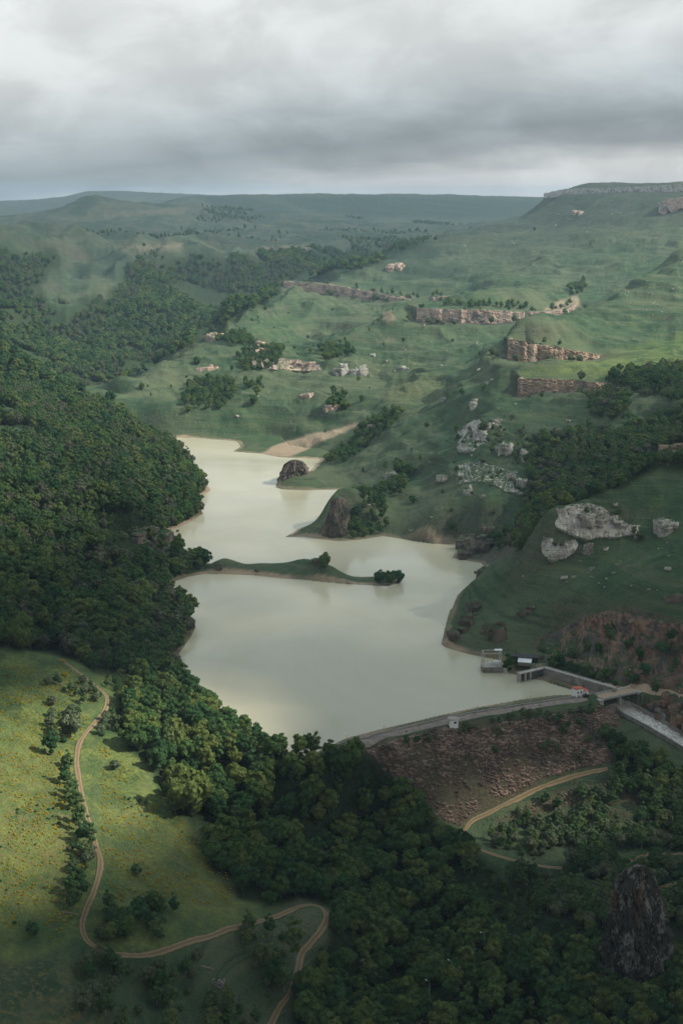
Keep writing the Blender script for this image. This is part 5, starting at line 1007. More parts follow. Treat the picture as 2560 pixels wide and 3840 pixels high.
# the rock fill on the dam face
V = []; F = []; b = 0; rng = np.random.default_rng(5); n = 0
fill = [(842,1726),(900,1703),(1000,1676),(1090,1668),(1210,1656),(1345,1628),(1415,1622),(1418,1660),(1400,1752),(1300,1775),(1180,1826),(1080,1875),(1052,1897),(985,1865),(900,1785)]
xs, ys, zs = sample(fill, 745, 880, 1.15, .5)
dens_ = fbm(xs, ys, 22, 3, 18)+.35*gnoise(xs/5, ys/5, 19)
for x, y, z, d in zip(xs, ys, zs, dens_):
    if d < -.62+.55*rng.random(): continue
    s = .34+.85*rng.random()**2.6+.30*max(d, 0); p = block(rng, s*1.2, s, s*.75, .3, ICO1, 0.); V.append(p+np.array([x, y, z+s*.25])); F.append(ICOF1+b); b += len(p)
fill2 = [(1150,1880),(1190,1855),(1300,1822),(1400,1795),(1480,1810),(1400,1835),(1330,1838),(1230,1872)]
xs, ys, zs = sample(fill2, 745, 830, 1.2, .5)
for x, y, z in zip(xs, ys, zs):
    if rng.random() < .45: continue
    s = rng.uniform(.25, .7); p = block(rng, s*1.2, s, s*.75, .3, ICO1, 0.); V.append(p+np.array([x, y, z+s*.25])); F.append(ICOF1+b); b += len(p)
tag(link('rubble', np_mesh('rubble', np.concatenate(V), np.concatenate(F), [M['rubble']], True)), 'reddish brown rock rubble covering the downstream face of the dam', 'rubble', kind='stuff')
print('rubble', len(V))
# ------------------------------------------------------------------ the dam and its buildings
def place(px, py, z): return Vector(ptZ(px, py, z))
dirs = [(crest[i+1]-crest[i]) for i in range(len(crest)-1)]
def crest_at(px):
    for a, b in zip(crest[:-1], crest[1:]):
        pa, pb = project(a.x, a.y, a.z)[0], project(b.x, b.y, b.z)[0]
        if pa <= px <= pb:
            s = (px-pa)/(pb-pa); return a.lerp(b, s), math.atan2((b-a).y, (b-a).x)
    return crest[-1], math.atan2(dirs[-1].y, dirs[-1].x)
# parapet along the water side of the road
root = empty('parapet_wall', crest[1]); tag(root, 'low concrete parapet along the water side of the dam road', 'parapet'); mb = MB(); po = MB(); gv = MB()
run = np.linspace(775, 1338, 150)
prev = None
for k, px in enumerate(run):
    c, a = crest_at(px); nrm = Vector((-math.sin(a), math.cos(a), 0)); q = c+nrm*4.6
    if prev is not None: mb.wall(prev, q, 3.2, 4.75+.1*mnoise.noise(q*.1), .45)
    if k % 5 == 0: po.box((q.x, q.y, 4.15), (.5, .62, 1.5), a)
    prev = q
mb.build('wall_panel', M['concrete'], root); po.build('posts', M['concrete'], root)
def lamp(p, face, label, h=8.0, group=None):
    r = empty('street_lamp', p, face); tag(r, label, 'street lamp', group)
    t_ = lambda v: r.matrix_world @ Vector(v)
    bpy.context.view_layer.update()
    m = MB(); m.bar(t_((0,0,-.3)), t_((0,0,h)), .13, 7, .08); m.bar(t_((0,0,-.3)), t_((0,0,.5)), .22, 8); m.build('pole', M['steel'], r)
    m = MB(); m.bar(t_((0,0,h-.05)), t_((0,.5,h+.42)), .06); m.bar(t_((0,.5,h+.42)), t_((0,1.5,h+.60)), .055); m.build('arm', M['steel'], r)
    m = MB(); m.box(t_((0,1.85,h+.60)), (.34,.95,.22), face, .75); m.build('lamp_head', M['lamp_glass'], r); return r
for px, lab in ((788,'street lamp at the left end of the dam road by the forest'),(874,'street lamp between the dam end and the white hut, second from the left'),(990,'street lamp just left of the white hut on the dam'),(1090,'street lamp on the dam road right of the white hut'),(1209,'street lamp on the dam road halfway between hut and red roofed house')):
    c, a = crest_at(px); nrm = Vector((-math.sin(a), math.cos(a), 0)); q = c-nrm*3.7; lamp((q.x, q.y, 4.3), a, lab)
for (px, py, z, face, h, lab) in ((1447,1588,4.2,R(120),6.5,'street lamp at the right end of the bridge'),(1560,1598,4.2,R(150),6.5,'street lamp beside the dirt road at the right edge'),(1441,1568,5,R(200),7,'street lamp in front of the quarry trees'),(1268,1520,5,R(200),7,'street lamp beside the trees near the billboards')):
    p = place(px, py, z); lamp((p.x, p.y, float(ground(p.x, p.y))), face, lab, h)
for px, py, lab in ((985,2312,'street lamp by the little road at the bottom of the view'),(1036,2265,'street lamp among the trees left of the rock tower'),(1110,2198,'street lamp poking out of the canopy in the lower valley')):
    x, y, z = hit(px, py); lamp((x, y, z), R(60), lab, 12.5)
# white hut on the dam
c, a = crest_at(1028); nrm = Vector((-math.sin(a), math.cos(a), 0)); q = c-nrm*5.6; az_ = a-R(18)
def boxes(root, z0=0):
    A = root.rotation_euler.z
    return lambda m, x, y, z, d, tp=1.0: m.box((root.location.x+x*math.cos(A)-y*math.sin(A), root.location.y+x*math.sin(A)+y*math.cos(A), root.location.z+z), d, A, tp)
h = empty('guard_hut', (q.x, q.y, 2.4), az_); tag(h, 'small white hut with a dark window and a flat tan roof on the dam road', 'hut'); B = boxes(h)
m = MB(); B(m, 0,0,2.3,(5.0,4.4,5.4)); w_ = m.build('wall', M['white_wall'], h)
m = MB(); B(m, 0,0,5.15,(6.3,5.6,.35)); B(m, 0,.3,5.4,(5.4,4.6,.18)); m.build('roof', M['grey_roof'], h)
m = MB(); B(m, .55,-2.22,3.3,(1.9,.1,1.45)); f_ = m.build('window', M['white_wall'], h); m = MB(); B(m, .55,-2.28,3.3,(1.6,.06,1.2)); m.build('pane', M['window_glass'], f_)
m = MB(); B(m, -2.52,-.6,3.3,(.1,1.0,1.3)); f_ = m.build('window', M['white_wall'], h); m = MB(); B(m, -2.58,-.6,3.3,(.06,.8,1.1)); m.build('pane', M['window_glass'], f_)
m = MB(); B(m, -2.54,1.2,2.9,(.1,.95,2.1)); m.build('door', M['wood_grey'], h)
# red roofed gate house
c, a = crest_at(1343); nrm = Vector((-math.sin(a), math.cos(a), 0)); q = c+nrm*6.5
h = empty('gate_house', (q.x, q.y, 3.6), a+R(4)); tag(h, 'white gate house of two blocks with red roofs beside the bridge', 'house'); B = boxes(h)
m = MB(); B(m, -1.6,.4,2.6,(5.6,4.6,5.6)); B(m, 2.9,-1.0,1.7,(3.4,3.2,3.9)); m.build('wall', M['white_wall'], h)
m = MB(); B(m, -1.6,.4,5.5,(6.3,5.2,.35)); B(m, -1.6,.4,5.8,(5.6,4.5,.3),.6); m.build('roof', M['red_roof'], h)
m = MB(); B(m, 2.9,-1.0,3.75,(4.0,3.8,.3)); m.build('roof', M['red_roof'], h)
for x in (-3.0, -.6):
    m = MB(); B(m, x,-1.96,3.2,(1.1,.1,1.4)); f_ = m.build('window', M['steel'], h); m = MB(); B(m, x,-2.02,3.2,(.9,.06,1.15)); m.build('pane', M['window_glass'], f_)
m = MB(); B(m, 2.6,-2.66,1.5,(1.0,.1,2.2)); m.build('door', M['dark_board'], h)
m = MB(); B(m, -1.0,1.2,7.0,(.12,.12,3.0)); B(m, -1.0,1.2,8.0,(1.6,.08,.08)); m.build('aerial', M['steel'], h)
# parked car
c, a = crest_at(1346); nrm = Vector((-math.sin(a), math.cos(a), 0)); q = c+nrm*1.2
v = empty('parked_car', (q.x, q.y, 4.42), a+R(3)); tag(v, 'dark off road car parked in front of the gate house', 'car'); B = boxes(v)
m = MB(); B(m, 0,0,.85,(4.5,1.8,.62)); B(m, 1.5,0,1.12,(1.4,1.7,.18),.9); m.build('body', M['car_paint'], v)
m = MB(); B(m, -.45,0,1.5,(3.0,1.66,.72),.80); cb = m.build('cabin', M['car_paint'], v)
m = MB(); B(m, -.45,-.80,1.5,(2.5,.12,.44)); B(m, -.45,.80,1.5,(2.5,.12,.44)); B(m, .98,0,1.5,(.14,1.3,.44)); m.build('windows', M['window_glass'], cb)
for x in (-1.4, 1.4):
    for y in (-.85, .85):
        m = MB(); A = v.rotation_euler.z; f = lambda X, Yy, Zz: (v.location.x+X*math.cos(A)-Yy*math.sin(A), v.location.y+X*math.sin(A)+Yy*math.cos(A), v.location.z+Zz); m.bar(f(x, y-.12, .38), f(x, y+.12, .38), .38, 14); m.build('wheel', M['rubber'], v)
for y in (-.6, .6): m = MB(); B(m, 2.26,y,.95,(.06,.3,.18)); m.build('headlight', M['lamp_glass'], v)
# bridge over the spillway
ab = BR_B-BR_A; ang = math.atan2(ab.y, ab.x); L = ab.length+2; mid = (BR_A+BR_B)/2
b_ = empty('bridge', (mid.x, mid.y, 4.6), ang); tag(b_, 'concrete road bridge with railings across the spillway chute', 'bridge'); B = boxes(b_)
m = MB(); B(m, 0,0,-.55,(L,8.4,.9)); B(m, 0,-4.0,.05,(L,.5,.35)); B(m, 0,4.0,.05,(L,.5,.35)); m.build('deck', M['concrete'], b_)
m = MB(); B(m, 0,0,-.06,(L+1,7.2,.10)); m.build('roadway', M['dirt'], b_)
m = MB(); B(m, 0,-3.55,-1.35,(L,.8,.8)); B(m, 0,0,-1.35,(L,.8,.8)); B(m, 0,3.55,-1.35,(L,.8,.8)); m.build('girders', M['dark_concrete'], b_)
m = MB(); B(m, 0,0,-6.0,(1.0,8.0,9.0)); m.build('pier', M['concrete'], b_)
for y in (-4.05, 4.05):
    m = MB(); B(m, 0,y,1.20,(L,.1,.1)); B(m, 0,y,.75,(L,.07,.07))
    for k in range(11): B(m, -L/2+.3+k*(L-.6)/10, y, .7, (.12,.12,1.1))
    m.build('railing', M['white_wall'] if y > 0 else M['steel'], b_)
m = MB(); B(m, -L/2-1.5,0,-4.2,(3.0,9.0,7.2)); m.build('abutment', M['concrete'], b_); m = MB(); B(m, L/2+1.0,0,-4.2,(2.4,9.0,7.2)); m.build('abutment', M['concrete'], b_)
# spillway chute: floor, water, side walls
cl = CHL
crr = CHR
V = []; F = []
lp = [place(*p) for p in cl]; rp = [place(*p) for p in crr]
def interp(P, k): 
    o = []
    for a, b in zip(P[:-1], P[1:]): o += [a.lerp(b, j/k) for j in range(k)]
    return o+[P[-1]]
lp, rp = interp(lp, 14), interp(rp, 14); nA = 14
for i_, (a, b) in enumerate(zip(lp, rp)):
    for j in range(nA+1):
        p = a.lerp(b, j/nA); V.append((p.x, p.y, p.z+.9+.14*mnoise.noise(Vector((p.x*.5, p.y*.5, 2)))))
F = [(i_*(nA+1)+j, i_*(nA+1)+j+1, (i_+1)*(nA+1)+j+1, (i_+1)*(nA+1)+j) for i_ in range(len(lp)-1) for j in range(nA)]
t = NT('foaming_water'); P = t.pos(); fo = t.noise(t.vmul(P, (.5,.35,.2)), 1, 6, .75, .8)
dn = t.mapr(t.sep(P)[2], -3., -9., 0, 1)
M['foam'] = t.done(t.mix(t.math('MULTIPLY', t.mapr(fo, .38, .6), dn), (.22,.19,.15), (.62,.61,.58)), .5, t.bump(fo, .4, .5), spec=.3)
me = np_mesh('water', V, F, [M['foam']], False); tag(link('water', me), kind='structure')
sp_ = empty('spillway_chute', lp[0]); tag(sp_, 'concrete spillway chute with foaming water running down to the right', 'spillway')
m = MB()
for P_, s in ((lp, 1), (rp, -1)):
    m = MB()
    for a, b in zip(P_[:-1], P_[1:]):
        hw = .5 if s == 1 else 2.4
        m.add([(a.x-.4, a.y, a.z-3), (b.x-.4, b.y, b.z-3), (b.x-.4, b.y, b.z+hw+.9), (a.x-.4, a.y, a.z+hw+.9), (a.x+.4, a.y, a.z-3), (b.x+.4, b.y, b.z-3), (b.x+.4, b.y, b.z+hw+.9), (a.x+.4, a.y, a.z+hw+.9)], [(0,1,2,3),(7,6,5,4),(3,2,6,7),(0,4,5,1),(0,3,7,4),(1,5,6,2)])
    m.build('side_wall', M['stained_concrete'], sp_)
ws = [place(1434,1606,-4.0), place(1452,1612,-5), place(1480,1632,-7.5), place(1506,1650,-9.5), place(1522,1662,-11)]; wt = [4.4, 3.6, 1.5, -3.0, -7.0]
m = MB()
for a, b, ta, tb in zip(ws[:-1], ws[1:], wt[:-1], wt[1:]):
    m.add([(a.x, a.y, a.z-3), (b.x, b.y, b.z-3), (b.x+1.5, b.y+1.5, tb), (a.x+1.5, a.y+1.5, ta), (a.x+2.5, a.y+2.5, a.z-3), (b.x+2.5, b.y+2.5, b.z-3), (b.x+2.5, b.y+2.5, tb), (a.x+2.5, a.y+2.5, ta)], [(0,1,2,3),(7,6,5,4),(3,2,6,7),(0,4,5,1),(0,3,7,4),(1,5,6,2)])
m.build('wing_wall', M['stained_concrete'], sp_)
# long retaining wall of the side channel, its upper end wall and the channel water
wa, wb = place(1248,1532,7.6), place(1412,1583,6.6)
rw = empty('retaining_wall', (wa.x, wa.y, 0)); tag(rw, 'long streaked concrete retaining wall beside the spillway channel', 'wall')
dv = (wb-wa); dv.z = 0; dv.normalize(); nv = Vector((dv.y, -dv.x, 0)); nv = nv if nv.y < 0 else -nv
def sheet(m, a, b, prof):
    """prof: (out from the line, z) closed outline swept from a to b"""
    k = len(prof); V = [(p.x+nv.x*o, p.y+nv.y*o, z) for p in (a, b) for o, z in prof]
    m.add(V, [tuple(range(k-1,-1,-1)), tuple(range(k, 2*k))]+[(i,(i+1)%k,k+(i+1)%k,k+i) for i in range(k)])
m = MB(); sheet(m, wa, wb, [(-1.4,-4),(3.4,-4),(2.2,1.2),(.35,1.2),(.25,7.0),(-1.4,7.0)]); m.build('wall_face', M['stained_concrete'], rw)
m = MB(); sheet(m, wa, wb, [(-1.6,7.02),(.5,7.02),(.5,7.4),(-1.6,7.4)]); m.build('coping', M['concrete'], rw)
m = MB(); nn_ = 30
for k in range(nn_+1):
    p = wa.lerp(wb, k/nn_)-nv*.5; m.box((p.x, p.y, 7.95), (.12,.12,1.1), 0)
pa, pb = wa-nv*.5, wb-nv*.5; m.bar((pa.x,pa.y,8.5), (pb.x,pb.y,8.5), .07); m.bar((pa.x,pa.y,8.0), (pb.x,pb.y,8.0), .05); m.build('railing', M['white_wall'], rw)
ga, gb = place(1190,1546,6.2), place(1247,1533,6.3)
gw = empty('gate_wall', (ga.x, ga.y, 0)); tag(gw, 'dark concrete end wall with sluice openings at the head of the channel', 'wall')
ga0, gb0 = place(1203,1556,0), place(1250,1562,0)
e1_, e2_ = Vector((ga.x, ga.y, 0)), Vector((gb.x, gb.y, 0))
m = MB(); m.wall(e1_.lerp(e2_, .44), e2_, -4, 5.6, 1.6); m.build('wall_face', M['dark_concrete'], gw)
m = MB(); m.wall(e1_, e2_, 5.62, 6.3, 3.4); m.build('deck', M['concrete'], gw)
for s in (.02, .24, .44): p = e1_.lerp(e2_, s); m = MB(); m.box((p.x, p.y, .8), (1.2, 3.0, 9.6), math.atan2((e2_-e1_).y, (e2_-e1_).x)); m.build('pier', M['concrete'], gw)
m = MB(); m.wall(e1_.lerp(e2_, .02)+Vector((0,1.2,0)), e1_.lerp(e2_, .44)+Vector((0,1.2,0)), -4, 5.6, .6); m.build('sluice', M['dark_concrete'], gw)
m = MB()
for k in range(9): p = e1_.lerp(e2_, k/8)+Vector((0,-1.5,0)); m.box((p.x, p.y, 6.9), (.1,.1,1.1), 0)
p, q = e1_+Vector((0,-1.5,0)), e2_+Vector((0,-1.5,0)); m.bar((p.x,p.y,7.4), (q.x,q.y,7.4), .06); m.build('railing', M['steel'], gw)
ch = [place(1250,1560,.06), place(1262,1556,.06), place(1400,1586,.06), place(1396,1596,.06), place(1345,1597,.06), place(1300,1578,.06)]
t = NT('brown_water'); M['brown_water'] = t.done((.20,.165,.11), .3, t.bump(t.noise(t.pos(), .8, 3, .6), .2, .3), spec=.4)
mb = MB(); mb.add([tuple(p) for p in ch], [tuple(range(len(ch)))]); o = mb.build('water', M['brown_water']); tag(o, kind='structure')
if o.data.polygons[0].normal.z < 0: o.data.flip_normals()
w1, w2 = place(1268,1568,0), place(1318,1586,0); sl_ = MB(); sl_.wall(w1, w2, -2, .30, .9); tag(sl_.build('weir', M['concrete']), 'thin pale weir sill just above the water at the channel mouth', 'weir')
# intake platform with gantry
pc = place(1131,1546,0); pl = empty('intake_platform', (pc.x, pc.y+6, 0), R(4)); tag(pl, 'concrete intake platform in the water carrying a steel gantry', 'platform'); B = boxes(pl)
m = MB(); B(m, 0,0,.6,(14.5,10,6.2),.93); m.build('base', M['stained_concrete'], pl); m = MB(); B(m, 0,0,3.86,(14.6,10.2,.34)); m.build('deck', M['concrete'], pl)
m = MB()
for x in (-6.2, -5.0):
    pass
gx0, gx1 = -6.3, 5.6
f = lambda X, Yy, Zz: (pl.location.x+X*math.cos(R(4))-Yy*math.sin(R(4)), pl.location.y+X*math.sin(R(4))+Yy*math.cos(R(4)), Zz)
for x in (gx0, gx1):
    for y in (-3.6, 3.8): m.bar(f(x,y,4), f(x,y,13.2), .30, 6)
    m.bar(f(x,-3.6,13.2), f(x,3.8,13.2), .28, 6); m.bar(f(x,-3.6,8.5), f(x,3.8,8.5), .18, 6); m.bar(f(x,-3.6,4.2), f(x,3.8,8.4), .14, 5)
for y in (-3.6, 3.8): m.bar(f(gx0,y,13.2), f(gx1,y,13.2), .30, 6)
m.build('gantry', M['steel'], pl)
m = MB(); B(m, 2.6,.5,5.2,(3.0,2.4,2.2)); B(m, -1.4,1.2,4.8,(2.0,1.6,1.4)); B(m, 4.8,-1.5,5.6,(1.6,1.6,3.0)); m.build('winch', M['sheet_metal'], pl)
m = MB(); B(m, 4.5,2.0,13.9,(5.2,3.2,.35)); m.build('roof', M['sheet_metal'], pl)
m = MB()
for x in (-7, -3.5, 0, 3.5, 7): B(m, x,-4.9,4.6,(.1,.1,1.2))
B(m, 0,-4.9,5.2,(14.1,.09,.09)); m.build('railing', M['steel'], pl)
# shed beside the intake, hoardings
sc_ = place(1206,1527,4.6); sh = empty('shed', (sc_.x, sc_.y+4, 4.4), R(-14)); tag(sh, 'dark shed with a pale sheet metal lean to roof behind the intake platform', 'shed'); B = boxes(sh)
m = MB(); B(m, 0,2.5,2.0,(17,6,4.4)); m.build('wall', M['dark_board'], sh); m = MB(); B(m, 0,2.4,4.5,(18.5,7.4,.4)); m.build('roof', M['dark_board'], sh)
m = MB(); A = sh.rotation_euler.z; g = lambda X, Yy, Zz: (sh.location.x+X*math.cos(A)-Yy*math.sin(A), sh.location.y+X*math.sin(A)+Yy*math.cos(A), sh.location.z+Zz)
m.add([g(-4.4,-5.4,2.4), g(5.0,-5.4,2.4), g(5.0,-.6,4.1), g(-4.4,-.6,4.1), g(-4.4,-5.4,2.2), g(5.0,-5.4,2.2), g(5.0,-.6,3.9), g(-4.4,-.6,3.9)], [(0,1,2,3),(7,6,5,4),(0,4,5,1),(2,6,7,3),(1,5,6,2),(0,3,7,4)]); m.build('lean_to_roof', M['sheet_metal'], sh)
m = MB(); B(m, .3,-4.8,.9,(9.0,.3,2.6)); m.build('front_wall', M['wood_grey'], sh); m = MB(); B(m, -6.5,3.0,6.2,(.7,.7,3.4)); m.build('chimney', M['dark_steel'], sh)
t = NT('printed_hoarding'); P = t.obj(); hx_ = t.sep(P)[0]
M['hoarding'] = t.done(t.mix(t.mapr(t.noise(P, .55, 4, .6), .42, .6), (.10,.17,.115), (.33,.36,.26)), .6)
M['hoarding_oval'] = plain('hoarding_oval', (.46,.40,.22), .6, .2, 1.5)
for px, py, wd_, lab, ov in ((1236,1528,10.5,'green billboard with a yellow oval beside the shed',True),(1267,1525,7.6,'green billboard next to the first row trees',False)):
    p = place(px, py, 5.4); hb = empty('billboard', (p.x, p.y, float(ground(p.x, p.y))), R(-6)); tag(hb, lab, 'billboard'); B = boxes(hb)
    m = MB(); B(m, 0,0,2.9,(wd_,.18,3.8)); m.build('panel', M['hoarding'], hb)
    if ov:
        m = MB(); A = R(-6); m.add([(hb.location.x+(.8+3.2*math.cos(q))*math.cos(A), hb.location.y-.14+(.8+3.2*math.cos(q))*math.sin(A), hb.location.z+2.9+1.15*math.sin(q)) for q in [i*math.pi/12 for i in range(24)]], [tuple(range(24))]); m.build('oval', M['hoarding_oval'], hb)
    for x in (-wd_/2+.4, wd_/2-.4): m = MB(); B(m, x,.25,1.9,(.22,.22,5.4)); m.build('post', M['dark_steel'], hb)
# fallen logs on the meadow
for (p0, p1), lab in ((((142,2097),(182,2102)),'bleached fallen log lying on the left meadow'),(((462,2222),(492,2228)),'grey fallen log on the dark slope below the track')):
    a = Vector(hit(*p0)); b = Vector(hit(*p1)); m = MB(); m.bar(a+Vector((0,0,.25)), b+Vector((0,0,.25)), .38, 8, .2); m.bar(a.lerp(b,.6)+Vector((0,0,.3)), a.lerp(b,.6)+Vector((.8,1.2,1.0)), .12, 5, .05); tag(m.build('fallen_log', M['wood_grey']), lab, 'log')
# ------------------------------------------------------------------ camera, sky, clouds, sun, haze
cam = bpy.data.cameras.new('camera'); co = bpy.data.objects.new('camera', cam); COL.objects.link(co); SC.camera = co
co.location = (0, 0, HC); co.rotation_euler = (R(90)-PITCH, 0, 0); cam.sensor_fit = 'VERTICAL'; cam.sensor_height = 36; cam.lens = 36*FL/2352; cam.clip_start = 1; cam.clip_end = 60000
SUN_EL, SUN_AZ = R(40), math.atan2(.97, -.12)               # azimuth clockwise from +Y
sdir = Vector((math.sin(SUN_AZ)*math.cos(SUN_EL), math.cos(SUN_AZ)*math.cos(SUN_EL), math.sin(SUN_EL)))
sl = bpy.data.lights.new('sun', 'SUN'); sl.energy = 5.0; sl.angle = R(.5); sl.color = (1, .92, .78); so = bpy.data.objects.new('sun', sl); COL.objects.link(so)
so.rotation_euler = sdir.to_track_quat('Z', 'Y').to_euler(); so.location = sdir*3000
wd = bpy.data.worlds.new('World'); SC.world = wd; wd.use_nodes = True
class WT(NT):
    def __init__(s, t): s.t = t
W = WT(wd.node_tree); W.t.nodes.clear()
D = W.n('ShaderNodeTexCoord').outputs['Generated']; dx, dy, dz = W.sep(D)
az = W.math('DIVIDE', dx, W.math('MAXIMUM', W.math('ABSOLUTE', dy), .05)); el = W.math('DIVIDE', dz, W.math('MAXIMUM', W.math('ABSOLUTE', dy), .05))
cv_ = W.n('ShaderNodeCombineXYZ'); W.l(az, cv_.inputs[0]); W.l(W.math('MULTIPLY', el, 1.7), cv_.inputs[1])
n1 = W.noise(cv_.outputs[0], 11.0, 8, .54, .35); n2 = W.noise(cv_.outputs[0], 2.6, 4, .5, .2)
cv2 = W.n('ShaderNodeCombineXYZ'); W.l(az, cv2.inputs[0]); W.l(W.math('MULTIPLY', el, 5.0), cv2.inputs[1]); n3 = W.noise(cv2.outputs[0], 9.0, 6, .55, .5)
e1 = W.math('ADD', el, W.math('MULTIPLY', W.math('SUBTRACT', n3, .5), .030)); e1 = W.math('SUBTRACT', e1, W.math('MULTIPLY', az, .075))
e1 = W.math('ADD', e1, W.math('MULTIPLY', W.math('SUBTRACT', n2, .5), .034))
base = W.ramp(W.math('MULTIPLY', W.math('ADD', e1, .03), 5.0), [(.06,(.47,.475,.47)),(.15,(.48,.495,.495)),(.225,(.27,.305,.32)),(.30,(.22,.258,.275)),(.40,(.33,.375,.395)),(.50,(.43,.465,.475)),(.62,(.51,.535,.54)),(.85,(.57,.59,.59))])
bil = W.mapr(n1, .36, .64, .80, 1.0)
q = W.n('ShaderNodeVectorMath', operation='SCALE'); W.l(base, q.inputs[0]); W.l(bil, q.inputs['Scale'])
zen = W.mapr(dz, .10, .75, 1.0, 2.5)
cool = W.mix(W.mapr(dz, .10, .5), (1,1,1), (.86,1.0,1.12)); q1 = W.n('ShaderNodeVectorMath', operation='MULTIPLY'); W.l(q.outputs[0], q1.inputs[0]); W.l(cool, q1.inputs[1])
q2 = W.n('ShaderNodeVectorMath', operation='SCALE'); W.l(q1.outputs[0], q2.inputs[0]); W.l(zen, q2.inputs['Scale'])
sky = W.n('ShaderNodeTexSky', sky_type='NISHITA', sun_disc=False); sky.sun_elevation = SUN_EL; sky.sun_rotation = SUN_AZ
b1 = W.n('ShaderNodeBackground'); W.l(sky.outputs[0], b1.inputs[0]); b1.inputs[1].default_value = .07
b2 = W.n('ShaderNodeBackground'); W.l(q2.outputs[0], b2.inputs[0]); b2.inputs[1].default_value = 1.0
mx = W.n('ShaderNodeMixShader'); mx.inputs[0].default_value = .985; W.l(b1.outputs[0], mx.inputs[1]); W.l(b2.outputs[0], mx.inputs[2])
ow = W.n('ShaderNodeOutputWorld'); W.l(mx.outputs[0], ow.inputs[0])

# unseen cloud deck added to shade the valley, gaps shaped for sun and skylight
ZB = 820.0
def above(x, y, z): k = (ZB-z)/sdir.z; return x+sdir.x*k, y+sdir.y*k
t = NT('cloud'); P = t.pos(); nz = t.noise(P, .0016, 6, .6, .3); nf = t.noise(P, .006, 5, .6)
px_, py_, pz_ = t.sep(P)
up_ = t.math('SUBTRACT', pz_, ZB); sx_ = t.math('SUBTRACT', px_, t.math('MULTIPLY', up_, sdir.x/sdir.z)); sy_ = t.math('SUBTRACT', py_, t.math('MULTIPLY', up_, sdir.y/sdir.z))   # the gaps lean along the sunbeams
def hole(cx, cy, rx, ry, soft, rot=0):
    c, s = math.cos(rot), math.sin(rot)
    X = t.math('SUBTRACT', sx_, cx); Y = t.math('SUBTRACT', sy_, cy)
    a = t.math('DIVIDE', t.math('ADD', t.math('MULTIPLY', X, c), t.math('MULTIPLY', Y, s)), rx); b = t.math('DIVIDE', t.math('SUBTRACT', t.math('MULTIPLY', Y, c), t.math('MULTIPLY', X, s)), ry)
    d = t.math('SQRT', t.math('ADD', t.math('MULTIPLY', a, a), t.math('MULTIPLY', b, b))); d = t.math('ADD', d, t.math('MULTIPLY', t.math('SUBTRACT', nf, .5), 1.1))
    return t.mapr(d, 1-soft, 1+soft, 1., 0.)
hx, hy = above(-133, 740, 15); h1 = hole(hx, hy, 165, 88, .40, R(65))
hx, hy = above(112, 775, -45); h2 = t.math('MULTIPLY', hole(hx, hy, 62, 34, .5), .6)
hx, hy = above(430, 1800, 135); h3 = t.math('MULTIPLY', hole(hx, hy, 330, 300, .5), .95)
hx, hy = above(0, 2500, 110); h4 = t.math('MULTIPLY', hole(hx, hy, 1050, 1100, .55), .9)
h5 = t.math('MULTIPLY', hole(-420, 1500, 430, 560, .5), .62)
h6 = t.math('MULTIPLY', hole(330, 1180, 360, 330, .5), .85)  # last two gaps opened to lift skylight on left bank and near hill
gap = t.math('MAXIMUM', t.math('MAXIMUM', h1, h2), t.math('MAXIMUM', h3, t.math('MAXIMUM', h4, t.math('MAXIMUM', h5, h6))))
thin = t.mapr(t.math('ADD', py_, t.math('MULTIPLY', t.math('SUBTRACT', nz, .5), 500.)), 1200., 1900., .005, .62)
tr_ = t.math('MAXIMUM', gap, thin)
a = t.n('ShaderNodeBsdfTransparent'); b = t.n('ShaderNodeBsdfDiffuse'); b.inputs[0].default_value = (.62,.66,.70,1)
m = t.n('ShaderNodeMixShader'); t.l(t.math('SQRT', tr_), m.inputs[0]); t.l(b.outputs[0], m.inputs[1]); t.l(a.outputs[0], m.inputs[2]); o = t.n('ShaderNodeOutputMaterial'); t.l(m.outputs[0], o.inputs[0]); M['cloud'] = t.m
gx_, gy_ = np.meshgrid(np.linspace(-3200, 3800, 90), np.linspace(-2600, 3500, 80)); nn = fbm(gx_, gy_, 700, 4, 5)
edge = np.minimum(np.minimum(gx_+3200, 3800-gx_), np.minimum(gy_+2600, 3500-gy_)); ed = smooth(0, 500, edge)
lo = ZB+10*(nn+.5); hi = ZB+30+150*ed*(.6+.5*nn)
V = np.concatenate([np.stack([gx_, gy_, lo], -1).reshape(-1,3), np.stack([gx_, gy_, hi], -1).reshape(-1,3)]); ny_, nx_ = gx_.shape; ii = np.arange(nx_*ny_).reshape(ny_, nx_); K = nx_*ny_
f0 = np.stack([ii[:-1,:-1], ii[1:,:-1], ii[1:,1:], ii[:-1,1:]], -1).reshape(-1,4); f1 = f0[:,::-1]+K
rim = np.concatenate([ii[0,:], ii[1:,-1], ii[-1,-2::-1], ii[-2:0:-1,0]]); r2 = np.roll(rim, -1); f2 = np.stack([rim, r2, r2+K, rim+K], -1)
tag(link('shade_clouds', np_mesh('shade_clouds', V, np.concatenate([f0, f1, f2]), [M['cloud']], False)), 'unseen grey cloud deck added overhead to shade the valley, with gaps for light', 'cloud', kind='stuff')

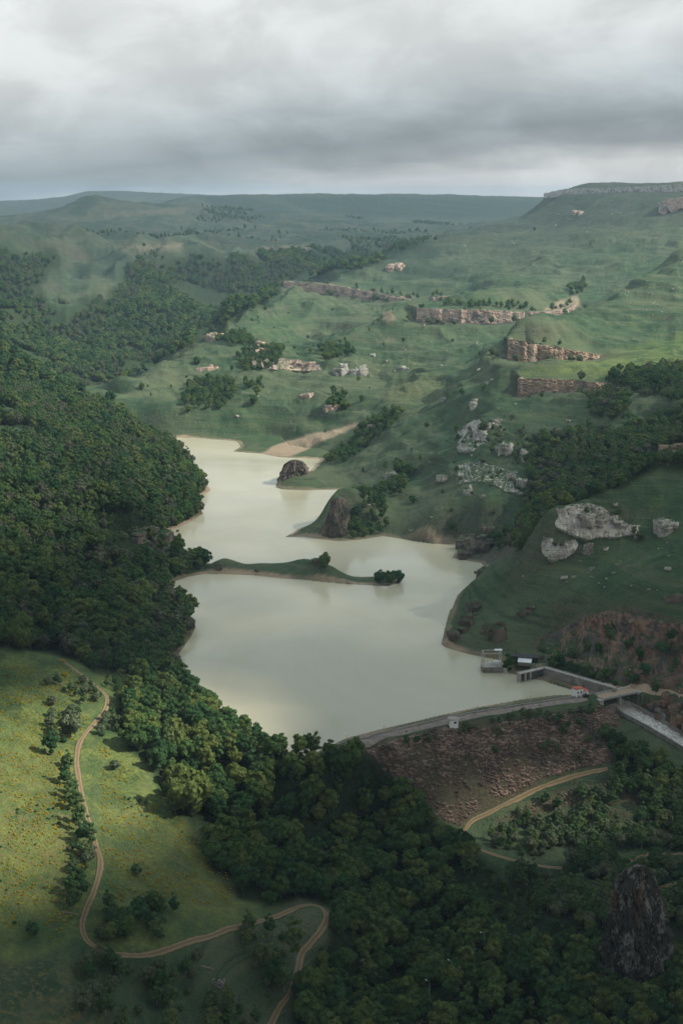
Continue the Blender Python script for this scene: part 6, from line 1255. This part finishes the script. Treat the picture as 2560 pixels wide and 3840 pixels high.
gx_, gy_ = np.meshgrid(np.linspace(-9000, 13000, 70), np.linspace(3300, 15500, 50)); nn = fbm(gx_, gy_, 1500, 4, 6); lo = 2500+40*(nn+.5); hi = 2640+220*(.6+.5*nn)  # unseen higher deck added to keep full sun off the far ground
V = np.concatenate([np.stack([gx_, gy_, lo], -1).reshape(-1,3), np.stack([gx_, gy_, hi], -1).reshape(-1,3)]); ny_, nx_ = gx_.shape; ii = np.arange(nx_*ny_).reshape(ny_, nx_); K = nx_*ny_
f0 = np.stack([ii[:-1,:-1], ii[1:,:-1], ii[1:,1:], ii[:-1,1:]], -1).reshape(-1,4); f1 = f0[:,::-1]+K
rim = np.concatenate([ii[0,:], ii[1:,-1], ii[-1,-2::-1], ii[-2:0:-1,0]]); r2 = np.roll(rim, -1); f2 = np.stack([rim, r2, r2+K, rim+K], -1)
t = NT('high_shade_cloud'); P = t.pos(); a = t.n('ShaderNodeBsdfTransparent'); b = t.n('ShaderNodeBsdfDiffuse'); b.inputs[0].default_value = (.62,.66,.70,1); m = t.n('ShaderNodeMixShader')
t.l(t.mapr(t.noise(P, .0009, 5, .6), .35, .7, .6, .8), m.inputs[0]); t.l(b.outputs[0], m.inputs[1]); t.l(a.outputs[0], m.inputs[2]); o = t.n('ShaderNodeOutputMaterial'); t.l(m.outputs[0], o.inputs[0])
tag(link('shade_clouds', np_mesh('shade_clouds', V, np.concatenate([f0, f1, f2]), [t.m], False)), 'unseen higher cloud layer added to shade the far plateaus', 'cloud', kind='stuff')

# the air
mb = MB(); mb.box((0, 6650, 100), (15000, 14300, 520)); t = NT('haze'); v = t.n('ShaderNodeVolumePrincipled'); v.inputs['Color'].default_value = (.54,.75,.93,1); v.inputs['Density'].default_value = 5.0e-5; v.inputs['Anisotropy'].default_value = .2
o = t.n('ShaderNodeOutputMaterial'); t.l(v.outputs[0], o.inputs[1]); hz = mb.build('haze', t.m); tag(hz, 'thin pale blue air haze over the whole valley', 'haze', kind='stuff')
SC.render.engine = 'CYCLES'; SC.cycles.use_denoising = True; SC.cycles.max_bounces = 6; SC.cycles.diffuse_bounces = 2; SC.cycles.glossy_bounces = 2; SC.cycles.transmission_bounces = 3; SC.cycles.volume_bounces = 0; SC.cycles.transparent_max_bounces = 10
SC.cycles.use_adaptive_sampling = True; SC.cycles.adaptive_threshold = .015; SC.cycles.sample_clamp_indirect = 4
SC.view_settings.view_transform = 'Standard'; SC.view_settings.look = 'None'; SC.view_settings.exposure = .62; SC.view_settings.gamma = 1
